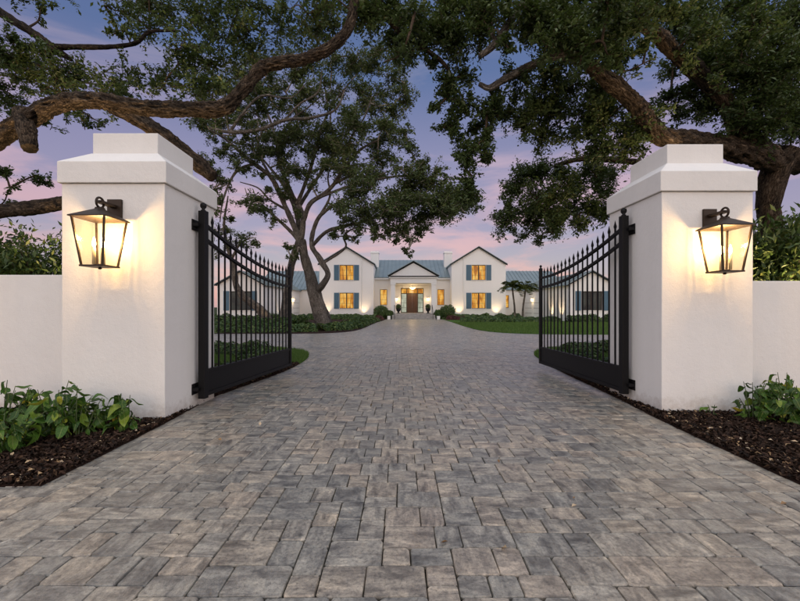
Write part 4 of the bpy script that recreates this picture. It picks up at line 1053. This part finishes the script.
for sg in (-1, 1):
    roof_plane((sg * 2.76, YP - 0.5, 4.70), (sg * 2.76, YC + 3.0, 4.70), (0, YC + 3.0, 6.26), (0, YP - 0.5, 6.26), 'roof', H, thick=0.05)
    m = MB(); a = Vector((sg * 2.78, YP - 0.52, 4.62)); b = Vector((0, YP - 0.52, 6.20))
    m.loft([[a, a + Vector((0, 0, .11)), a + Vector((0, .08, .11)), a + Vector((0, .08, 0))], [b, b + Vector((0, 0, .11)), b + Vector((0, .08, .11)), b + Vector((0, .08, 0))]])
    m.build('rake_trim', MATS['gutter_dark'], H)
# front door set
yd = YC + 0.2
D = MB(); f = 0.09
for (a, b, c, d) in ((-1.355, -1.27, .61, 3.54), (1.27, 1.355, .61, 3.54), (-1.27, 1.27, 3.45, 3.54), (-0.70, -0.60, .61, 3.45), (0.60, 0.70, .61, 3.45), (-1.27, 1.27, 2.85, 2.95)):
    D.box(a, b, yd - 0.12, yd - 0.003, c, d)
D = D.build('door_frame', MATS['window_frame'], H)
for sg in (-1, 1):
    lf = MB().box(min(sg * .004, sg * .598), max(sg * .004, sg * .598), yd - 0.09, yd - 0.04, 0.615, 2.848, 0.004).build('door', MATS['door_wood'], H)
    for (c, d) in ((0.8, 1.5), (1.65, 2.7)):
        MB().box(min(sg * .10, sg * .50), max(sg * .10, sg * .50), yd - 0.105, yd - 0.091, c, d, 0.006).build('door_panel', MATS['door_wood'], lf)
    MB().tube([(sg * 0.06, yd - 0.15, 1.35), (sg * 0.06, yd - 0.15, 1.95)], 0.018, 8).build('handle', MATS['bronze'], lf)
    m = MB(); m.poly([(min(sg * .70, sg * 1.27), yd - 0.05, .70), (max(sg * .70, sg * 1.27), yd - 0.05, .70), (max(sg * .70, sg * 1.27), yd - 0.05, 2.85), (min(sg * .70, sg * 1.27), yd - 0.05, 2.85)])
    m.build('side_light', MATS['pane_cool'], D)
    MB().box(min(sg * .701, sg * 1.269), max(sg * .701, sg * 1.269), yd - 0.11, yd - 0.03, .611, .70).build('kick_rail', MATS['window_frame'], D)
    for q in range(1, 4): MB().box(min(sg * .701, sg * 1.269), max(sg * .701, sg * 1.269), yd - 0.075, yd - 0.052, .70 + .537 * q - .014, .70 + .537 * q + .014).build('glazing_bar', MATS['window_frame'], D)
m = MB(); m.poly([(-1.27, yd - 0.05, 2.95), (1.27, yd - 0.05, 2.95), (1.27, yd - 0.05, 3.45), (-1.27, yd - 0.05, 3.45)]); m.build('transom_pane', MATS['pane_amber'], D)
for xx in (-0.85, -0.42, 0, 0.42, 0.85): MB().box(xx - .013, xx + .013, yd - 0.075, yd - 0.052, 2.95, 3.45).build('glazing_bar', MATS['window_frame'], D)

def lamp(name, parent, locn, energy, color, kind='POINT', size=0.06, rot=None, spot=70, blend=0.6):
    d = bpy.data.lights.new(name, kind); d.energy = energy; d.color = color
    d.shadow_soft_size = size
    if kind == 'SPOT': d.spot_size = R(spot); d.spot_blend = blend
    o = bpy.data.objects.new(name, d); o.location = locn
    if rot: o.rotation_euler = rot
    col.objects.link(o); o.parent = parent; return o
WARM = (1.0, 0.70, 0.38)

# connecting wings and garages projecting towards the court
for sg in (-1, 1):
    xa, xb = sg * 10.72, sg * 13.75
    xl_, xr_ = min(xa, xb), max(xa, xb)
    wx = sg * 11.55
    wall_holes('wall', xl_, xr_, -0.1, 3.35, 3.0, [(wx - .35, wx + .35, 1.2, 2.75)], H)
    window(wx - .35, wx + .35, 1.2, 2.75, 3.0, 'pane_amber', H, nx=1, nz=3, mull=False)
    roof_plane((sg * 10.74, 2.75, 3.42), (sg * 19, 2.75, 3.42), (sg * 19, 8.0, 6.15), (sg * 10.74, 8.0, 6.15), 'roof', H)
    roof_plane((sg * 10.74, 13.2, 3.42), (sg * 19, 13.2, 3.42), (sg * 19, 8.02, 6.15), (sg * 10.74, 8.02, 6.15), 'roof', H)
    # garage block: inner wall with two doors faces the court
    gi, go = sg * 13.75, sg * 17.9; gy0, gy1 = -10.0, 3.0; ge_ = 3.3; gp = (gi + go) / 2; gz = 4.45
    gl_, gr_ = min(gi, go), max(gi, go)
    wall_holes('wall', gl_, gr_, -0.1, ge_, gy0, [(gp - .95, gp + .95, 1.0, 2.72)], H, (gp, gz))
    window(gp - .95, gp + .95, 1.0, 2.72, gy0, 'pane_dim', H)
    shutter(gp - 1.5, gp - .99, .98, 2.74, gy0, H); shutter(gp + .99, gp + 1.5, .98, 2.74, gy0, H)
    m = MB()
    m.poly([(gi, gy0, -0.1), (gi, gy1, -0.1), (gi, gy1, ge_), (gi, gy0, ge_)]); m.poly([(go, gy0, -0.1), (go, gy1 + 6, -0.1), (go, gy1 + 6, ge_), (go, gy0, ge_)])
    m.build('wall', HW, H)
    for (y0, y1) in ((-3.3, -0.6), (-0.1, 2.5)):
        dd = MB().box(min(gi, gi - sg * .05), max(gi - sg * 0.002, gi - sg * .05), y0, y1, 0.0, 2.35, 0.01).build('garage_door', TR, H)
        for q in range(1, 4):
            MB().box(min(gi - sg * .052, gi - sg * .06), max(gi - sg * .052, gi - sg * .06), y0 + .04, y1 - .04, .59 * q - .02, .59 * q + .02).build('door_joint', MATS['step_stone'], dd)
    for s2 in (-1, 1):
        xe = gp + s2 * (abs(go - gi) / 2 + 0.25)
        roof_plane((xe, gy0 - 0.2, ge_ - 0.02), (xe, gy1 + 1.0, ge_ - 0.02), (gp, gy1 + 1.0, gz + 0.12), (gp, gy0 - 0.2, gz + 0.12), 'roof', H)
        m = MB(); a = Vector((xe, gy0 - 0.22, ge_ - 0.14)); b = Vector((gp, gy0 - 0.22, gz))
        m.loft([[a, a + Vector((0, 0, .13)), a + Vector((0, .08, .13)), a + Vector((0, .08, 0))], [b, b + Vector((0, 0, .13)), b + Vector((0, .08, .13)), b + Vector((0, .08, 0))]])
        m.build('rake_trim', MATS['gutter_dark'], H)

# lights of the house
def sconce(x, y, z, ang, label, e=12):
    S = empty('wall_sconce', (HX + x, 46 + y, z), ang)
    MB().box(-.06, .06, -.03, -.003, -.1, .2, .004).build('wall_plate', MATS['bronze'], S)
    MB().loft([[(-.07, -.19, -.14), (.07, -.19, -.14), (.07, -.05, -.14), (-.07, -.05, -.14)], [(-.1, -.22, .16), (.1, -.22, .16), (.1, -.035, .16), (-.1, -.035, .16)]]).build('glass_shade', MATS['sconce_glow'], S)
    MB().loft([[(-.12, -.24, .161), (.12, -.24, .161), (.12, -.032, .161), (-.12, -.032, .161)], [(-.03, -.15, .26), (.03, -.15, .26), (.03, -.1, .26), (-.03, -.1, .26)]]).build('roof', MATS['bronze'], S)
    lamp('sconce_light', S, (0, -.32, 0), e, WARM)
    tag(S, label, 'lamp', 'lit wall sconces of the house')
sconce(-1.86, YC, 2.2, 0, 'lit sconce on the left of the front door', 8)
sconce(1.86, YC, 2.2, 0, 'lit sconce on the right of the front door', 8)
sconce(-13.75, -0.35, 2.1, R(90), 'lit sconce between the left garage doors', 14)
sconce(13.75, -0.35, 2.1, R(-90), 'lit sconce between the right garage doors', 14)
CH = empty('chandelier', (HX, 46 + YC - 1.3, 3.5))
MB().tube([(0, 0, 0.02), (0, 0, 0.38)], 0.012, 6).build('rod', MATS['bronze'], CH)
MB().lathe([(0.10, -0.16), (0.30, -0.05), (0.36, 0.0), (0.30, 0.04), (0.05, 0.05)], 16).build('bowl', MATS['chandelier_glow'], CH, True)
lamp('chandelier_light', CH, (0, 0, -0.3), 60, WARM, size=0.2)
tag(CH, 'glowing pendant lamp hanging in the entrance portico', 'lamp')

def uplight(x, y, aim_dy, e, label, group='ground uplights', aim_dx=0.0, spot=80, z=0.0, up=1.0):
    Uo = empty('ground_uplight', (x, y, z))
    MB().lathe([(.05, .0), (.05, .10), (.065, .11), (.065, .15), (.05, .152)], 10).build('housing', MATS['black_iron'], Uo)
    MB().lathe([(.045, .153), (.04, .156)], 10).build('lens', MATS['spot_lens'], Uo)
    d = Vector((aim_dx, aim_dy, up)).normalized()
    o = lamp('uplight_beam', Uo, (0, 0, 0.18), e, WARM, 'SPOT', 0.05, d.to_track_quat('-Z', 'Y').to_euler(), spot, 0.9)
    tag(Uo, label, 'lamp', group)
for sg, nm in ((-1, 'left'), (1, 'right')):
    for k, (dx, w) in enumerate(((-2.3, 'outer' if sg < 0 else 'inner'), (2.0, 'inner' if sg < 0 else 'outer'))):
        uplight(HX + sg * 7.6 + dx, 45.4, 0.3, 150, f'small uplight at the {w} foot of the {nm} gabled wing')
    uplight(HX + sg * 13.2, 40.0, 0, 150, f'small uplight at the court-side wall of the {nm} garage', aim_dx=sg * 0.35)
    uplight(HX + sg * 13.2, 37.6, 0, 150, f'small uplight near the front corner of the {nm} garage', aim_dx=sg * 0.35)
    uplight(HX + sg * 2.0, 46 + YP + .6, 0.2, 12, f'small uplight behind the {nm} portico column', z=0.6, spot=60)
uplight(-9.3, 29.2, 0.2, 160, 'ground uplight at the foot of the leaning oak', aim_dx=-0.45)
uplight(-5.2, 5.9, 0.12, 1000, 'ground uplight behind the left wall below the oak limbs', aim_dx=0.05, spot=75)
uplight(6.3, 5.85, 0.5, 1000, 'ground uplight behind the right wall at the oak trunk', aim_dx=0.1, spot=100)

# planters and handrails at the steps
for sg, nm in ((-1, 'left'), (1, 'right')):
    P = empty('urn_planter', (HX + sg * 1.62, 46 + YP + 0.3, 0.6))
    MB().lathe([(.18, .0), (.18, .05), (.10, .09), (.09, .16), (.20, .28), (.27, .48), (.25, .50), (.30, .56), (.24, .57), (.1, .5)], 14).build('urn', MATS['black_iron'], P, True)
    g = np.random.default_rng(70 + sg); n = 900; v = g.normal(size=(n, 3)); v /= np.linalg.norm(v, axis=1, keepdims=True); q = v * (0.3 * g.random(n) ** .4)[:, None] + np.array([0, 0, .74])
    link('foliage', leaf_mesh('foliage', q, g.uniform(.06, .12, n), v + g.normal(0, .5, (n, 3)), g.random(n), g), MATS['hedge_leaf'], P)['kind'] = 'stuff'
    tag(P, f'black urn planter with green foliage on the {nm} of the porch', 'planter', 'urn planters on the porch')
    Rl = empty('handrail', (HX + sg * 2.02, 46 + YP - 1.2, 0))
    MB().tube([(0, -.2, 0.95), (0, 0.9, 1.5), (0, 1.0, 1.5)], 0.025, 8).build('rail', MATS['black_iron'], Rl)
    MB().tube([(0, -.18, 0), (0, -.18, 0.96)], 0.022, 8).build('post', MATS['black_iron'], Rl); MB().tube([(0, .88, 0.55), (0, .88, 1.5)], 0.022, 8).build('post', MATS['black_iron'], Rl)
    tag(Rl, f'black iron handrail on the {nm} side of the porch steps', 'handrail', 'handrails of the porch steps')

# ------------------------------------------------------------------ hedges, shrubs, palms
def leaf_blob(name, centre_fn, n, size, seed, mat, label, cat, kind=None, group=None, parent=None, aspect=0.55):
    g = np.random.default_rng(seed)
    pos, nr = centre_fn(g, n)
    me = leaf_mesh(name, pos, size * g.uniform(0.6, 1.3, len(pos)), nr + g.normal(0, 0.6, pos.shape), g.random(len(pos)), g, aspect, 0.3)
    o = link(name, me, MATS[mat], parent)
    tag(o, label, cat, group, kind); return o
def hedge_fn(path, w, h, z0=0.0, lumpy=0.35, seed=0):
    """rounded mounds along a path"""
    P = np.array(smooth_path(path, 12)); S = np.concatenate([[0], np.cumsum(np.linalg.norm(np.diff(P, axis=0), axis=1))])
    def fn(g, n):
        s = g.uniform(0, S[-1], n); x = np.interp(s, S, P[:, 0]); y = np.interp(s, S, P[:, 1])
        a = g.uniform(0, math.pi, n); rad = g.random(n) ** 0.25
        k = np.array([1 + lumpy * noise.noise(Vector((q * 1.3, seed, 0))) * 1.6 + lumpy * 0.6 * noise.noise(Vector((q * 4, seed, 3))) for q in s])
        cx = np.cos(a) * w * rad * k; cz = np.sin(a) * h * rad * k
        t_ = np.gradient(P, axis=0); tx = np.interp(s, S, t_[:, 0]); ty = np.interp(s, S, t_[:, 1]); l = np.hypot(tx, ty) + 1e-9
        pos = np.stack([x - ty / l * cx, y + tx / l * cx, z0 + cz], 1)
        nr = np.stack([-ty / l * np.cos(a), tx / l * np.cos(a), np.sin(a) + 0.3], 1)
        return pos, nr
    return fn
leaf_blob('hedge', hedge_fn([(-16, 20.8), (-10, 20.7), (-6.2, 21.0), (-4.6, 21.6)], 0.9, 0.42, seed=1), 11000, 0.14, 81, 'hedge_leaf', 'low green shrub border along the court left of the forked oak', 'hedge')
leaf_blob('hedge', hedge_fn([(-4.4, 21.8), (-3.6, 22.6), (-3.1, 25), (-3.0, 29), (-2.8, 34), (-2.6, 37)], 0.75, 0.40, seed=2), 12000, 0.14, 82, 'hedge_leaf', 'low green shrub border curving along the left of the front walk', 'hedge')
leaf_blob('hedge', hedge_fn([(-12.0, 42), (-8.8, 42.4), (-5, 42.4), (-2.4, 42.0)], 0.9, 0.52, seed=3), 11000, 0.18, 83, 'hedge_leaf', 'green hedge at the foot of the left gabled wing', 'hedge')
leaf_blob('hedge', hedge_fn([(-16, 26), (-11, 25.5), (-8, 25), (-6, 24)], 1.1, 0.62, seed=4), 11000, 0.16, 84, 'hedge_leaf', 'taller green shrubs around the foot of the left oaks', 'hedge')
leaf_blob('hedge', hedge_fn([(-18.5, 34.5), (-14, 34.8), (-11.6, 35.2), (-11.4, 38), (-11.4, 41)], 0.7, 0.6, seed=5), 9000, 0.17, 85, 'hedge_leaf', 'green hedge in front of the left garage gable', 'hedge')
leaf_blob('hedge', hedge_fn([(5.2, 34.4), (8, 34.0), (12, 34.2), (13.6, 35)], 0.8, 0.46, seed=6), 10000, 0.16, 86, 'hedge_leaf', 'low dark hedge behind the lawn before the right gabled wing', 'hedge')
leaf_blob('hedge', hedge_fn([(5.6, 42.4), (9, 42.4), (12.6, 42)], 0.9, 0.52, seed=7), 9000, 0.18, 87, 'hedge_leaf', 'green hedge at the foot of the right gabled wing', 'hedge')
leaf_blob('hedge', hedge_fn([(14.2, 33.8), (18, 33.6), (22, 33.8)], 0.8, 0.62, seed=8), 8000, 0.17, 88, 'hedge_leaf', 'dark hedge in front of the right garage gable', 'hedge')
leaf_blob('hedge', hedge_fn([(-3.0, 6.6), (-2.9, 8.4), (-3.4, 10.0), (-4.4, 10.9), (-6.5, 11.3), (-9, 11.4)], 0.42, 0.34, seed=9), 16000, 0.075, 89, 'hedge_leaf', 'dark low planting seen through the left gate', 'hedge')
leaf_blob('hedge', hedge_fn([(3.9, 7.4), (4.0, 9.0), (4.6, 10.6), (6, 11.3), (9, 11.5)], 0.42, 0.34, seed=10), 16000, 0.075, 90, 'hedge_leaf', 'dark low planting seen through the right gate', 'hedge')
leaf_blob('hedge', hedge_fn([(4.9, 40.2), (5.4, 39.8), (6.4, 39.8)], 0.5, 0.4, seed=12), 2500, 0.13, 92, 'red_leaf', 'dark red shrubs at the right of the porch steps', 'hedge')
leaf_blob('hedge', hedge_fn([(-1.9, 40.4), (-2.3, 40.0), (-3.2, 39.8)], 0.45, 0.36, seed=13), 2200, 0.13, 93, 'red_leaf', 'dark red shrubs at the left of the porch steps', 'hedge')
def ball_fn(c, r, sq=0.9):
    def fn(g, n):
        v = g.normal(size=(n, 3)); v /= np.linalg.norm(v, axis=1, keepdims=True); v[:, 2] *= sq
        k = np.array([1 + 0.25 * noise.noise(Vector(a) * 2.2 + Vector(c)) for a in v])
        return np.array(c) + v * (r * k * g.random(n) ** 0.22)[:, None], v
    return fn
for (x, r, lb_) in ((-2.05, 0.85, 'large round shrub left of the porch'), (-1.05 - 0.15, 0.55, 'small round shrub beside the left porch column'), (4.15, 0.58, 'small round shrub beside the right porch column'), (5.15, 0.88, 'large round shrub right of the porch')):
    leaf_blob('round_shrub', ball_fn((x, 43.2, r * 0.85), r), 3500, 0.13, int(100 + x * 7), 'hedge_leaf', lb_, 'shrub', group='round shrubs at the porch')

# tall shrubs behind the boundary walls
def bush(name, base, n_st, hgt, spread, n_leaf, size, seed, mat, label):
    B = empty(name, base); g = np.random.default_rng(seed); segs = []; pos = []; ax = []
    for i in range(n_st):
        a = g.uniform(0, 2 * math.pi); e = np.array([math.cos(a) * spread * g.uniform(.3, 1), math.sin(a) * spread * g.uniform(.3, 1), hgt * g.uniform(.65, 1.0)])
        b = np.array([math.cos(a) * .1, math.sin(a) * .1, -0.02]); m_ = b * .4 + e * .4 + np.array([0, 0, hgt * .22])
        t_ = np.linspace(0, 1, 8)[:, None]; pth = (1 - t_) ** 2 * b + 2 * t_ * (1 - t_) * m_ + t_ ** 2 * e
        segs.append((pth, 0.016, 0.005))
        nl = n_leaf // n_st; u = g.uniform(0.25, 1.02, nl)[:, None]
        pos.append((1 - u) ** 2 * b + 2 * u * (1 - u) * m_ + u ** 2 * e + g.normal(0, .13, (nl, 3))); ax.append(np.tile(e - b, (nl, 1)) * .4 + g.normal(size=(nl, 3)) * .6)
    pos = np.concatenate(pos); ax = np.concatenate(ax); n = len(pos)
    nr = g.normal(size=(n, 3)) + np.array([0, 0, .8])
    o = link('foliage', leaf_mesh('foliage', pos, size * g.uniform(.6, 1.3, n), nr, g.random(n), g, .38, .3, ax), MATS[mat], B); o['kind'] = 'stuff'
    twig_mesh('stems', segs, 'bark_dark', B)
    tag(B, label, 'shrub', 'tall shrubs behind the boundary walls')
bush('tall_shrub', (-7.6, 7.1, 0), 40, 2.85, 1.0, 13000, .115, 201, 'shade_shrub_leaf', 'tall leafy shrub showing above the left wall at the photo edge')
bush('tall_shrub', (-6.2, 7.2, 0), 34, 2.6, .85, 10000, .115, 202, 'shade_shrub_leaf', 'tall leafy shrub showing above the left wall next to the pillar')
bush('tall_shrub', (6.3, 7.0, 0), 34, 2.85, .8, 9000, .13, 203, 'shade_shrub_leaf', 'tall leafy shrub above the right wall next to the pillar')
bush('tall_shrub', (7.6, 7.4, 0), 38, 2.8, 1.0, 11000, .13, 204, 'shade_shrub_leaf', 'tall leafy shrub above the right wall at the photo edge')

# palms by the right garage
def palm(x, y, h, lean, seed, label):
    P = empty('palm_tree', (x, y, 0)); g = np.random.default_rng(seed)
    tp = [Vector((0, 0, -.05)), Vector((lean * .2, 0, h * .4)), Vector((lean * .7, 0, h * .75)), Vector((lean, 0, h))]
    limb('trunk', tp, [.13, .09, .085, .08], 'bark_grey', P, 0.1, 12, 0.12, seed)
    top = np.array(tp[-1])
    for i in range(15):
        a = 2 * math.pi * i / 15 + g.uniform(-.2, .2); el = g.uniform(0.05, 1.3); L = g.uniform(1.4, 1.9)
        d = np.array([math.cos(a) * math.cos(el), math.sin(a) * math.cos(el), math.sin(el)])
        t_ = np.linspace(0, 1, 12)[:, None]
        sp = top + d * L * t_ + np.array([0, 0, -0.6 * L]) * t_ ** 2.2
        pos, ax = [], []
        T = np.gradient(sp, axis=0); side = np.cross(T, [0, 0, 1.0]); side /= np.linalg.norm(side, axis=1, keepdims=True) + 1e-9
        for j in range(2, 12):
            for s_ in (-1, 1):
                for kk in range(4):
                    dirv = side[j] * s_ + T[j] / np.linalg.norm(T[j]) * .7 + np.array([0, 0, -.35]) + g.normal(0, .1, 3)
                    ll = 0.42 * (1 - abs(j - 6) / 9); pos.append(sp[j] + dirv / np.linalg.norm(dirv) * ll * .5 + g.normal(0, .015, 3)); ax.append(dirv)
        pos = np.array(pos); ax = np.array(ax); n = len(pos)
        fr = link('frond', leaf_mesh('frond', pos, np.full(n, .44), np.tile([0, 0, 1.0], (n, 1)) + g.normal(0, .2, (n, 3)), g.random(n), g, .2, .2, ax), MATS['palm_leaf'], P)
        MB().tube([Vector(q) for q in sp], [.025 - .0018 * q for q in range(12)], 5).build('frond_stalk', MATS['green_stem'], fr)
    tag(P, label, 'palm', 'palms by the right garage')
palm(11.55, 40.2, 3.3, -0.25, 301, 'left of two small palms before the right garage, leaning left')
palm(12.25, 40.0, 3.1, 0.3, 302, 'right of two small palms before the right garage, leaning right')

# ------------------------------------------------------------------ broad-leaved plants in the front beds
def broad_leaf_mesh(L, Wd, curl, seed):
    rg = random.Random(seed); ns = 6
    V, Fc = [], []
    for i in range(ns + 1):
        u = i / ns
        w = Wd * (math.sin(math.pi * min(1, u * 0.93 + 0.06)) ** 0.75) * (1 - 0.25 * u) if 0 < i < ns else 0.003
        y = L * u; z = -curl * L * u * u + 0.02 * math.sin(u * 6 + seed)
        x = 0.0
        for s_ in (-1, 0, 1):
            V.append((s_ * w / 2, y, z + (0.22 * w if s_ else 0) + rg.uniform(-.002, .002)))
    for i in range(ns):
        for k_ in (0, 1):
            a = i * 3 + k_; Fc.append((a, a + 1, a + 4, a + 3))
    me = bpy.data.meshes.new('leaf'); me.from_pydata(V, [], Fc); me.update(); me.materials.append(MATS['broad_leaf'])
    me.polygons.foreach_set('use_smooth', [True] * len(me.polygons))
    return me
BL = [broad_leaf_mesh(L, w, c, i) for i, (L, w, c) in enumerate(((.15, .095, .3), (.13, .085, .45), (.165, .10, .2), (.11, .075, .35), (.14, .095, .6)))]
def leafy_plant(x, y, z0, n_stem, per, rad, hgt, seed, label):
    B = empty('leafy_plant', (x, y, z0)); rg = random.Random(seed); st = MB()
    for i in range(n_stem):
        a = rg.uniform(0, 2 * math.pi); r_ = rad * math.sqrt(rg.random()); h = hgt * rg.uniform(.45, 1.0) * (1 - 0.35 * r_ / rad)
        b = Vector((math.cos(a) * r_ * .35, math.sin(a) * r_ * .35, 0)); e = Vector((math.cos(a) * r_, math.sin(a) * r_, h)); m_ = (b + e) / 2 + Vector((0, 0, h * .15))
        st.tube([b, m_, e], [.006, .005, .003], 5)
        for k_ in range(per):
            u = 0.12 + 0.88 * (k_ + rg.random() * .6) / per
            p = b.lerp(m_, u * 2) if u < .5 else m_.lerp(e, u * 2 - 1)
            o = bpy.data.objects.new('leaf', BL[rg.randrange(5)])
            az = a + rg.gauss(0, 1.1) if k_ else a + rg.gauss(0, .5)
            o.location = p
            o.rotation_euler = (R(rg.uniform(-68, 22)), R(rg.uniform(-30, 30)), az - math.pi / 2)
            s_ = rg.uniform(.5, 1.08); o.scale = (s_, s_, s_)
            col.objects.link(o); o.parent = B
    st.build('stems', MATS['green_stem'], B)['kind'] = 'stuff'
    tag(B, label, 'plant', 'broad-leaved plants in the front beds')
leafy_plant(-4.05, 4.05, .02, 22, 7, .36, .66, 1, 'bushy broad-leaved plant at the left edge of the bed')
leafy_plant(-3.52, 4.05, .02, 22, 7, .34, .64, 2, 'bushy broad-leaved plant against the left wall, second from the left')
leafy_plant(-3.55, 3.55, .02, 15, 7, .32, .48, 3, 'low broad-leaved plant with a yellow leaf, nearest in the left bed')
leafy_plant(-3.18, 3.92, .02, 14, 7, .27, .54, 4, 'broad-leaved plant in front of the left pillar')
leafy_plant(-2.84, 4.14, .02, 9, 6, .18, .47, 5, 'small separate broad-leaved plant at the left pillar corner')
leafy_plant(4.35, 4.45, .02, 17, 7, .34, .52, 6, 'broad-leaved plant at the right edge of the right bed')
leafy_plant(4.02, 4.55, .02, 14, 7, .24, .60, 7, 'broad-leaved plant before the right pillar corner')
leafy_plant(3.66, 4.68, .02, 2, 2, .10, .34, 8, 'tiny sprout with a few leaves at the right pillar foot')
leafy_plant(4.62, 4.80, .02, 14, 7, .30, .58, 9, 'broad-leaved plant against the right wall')
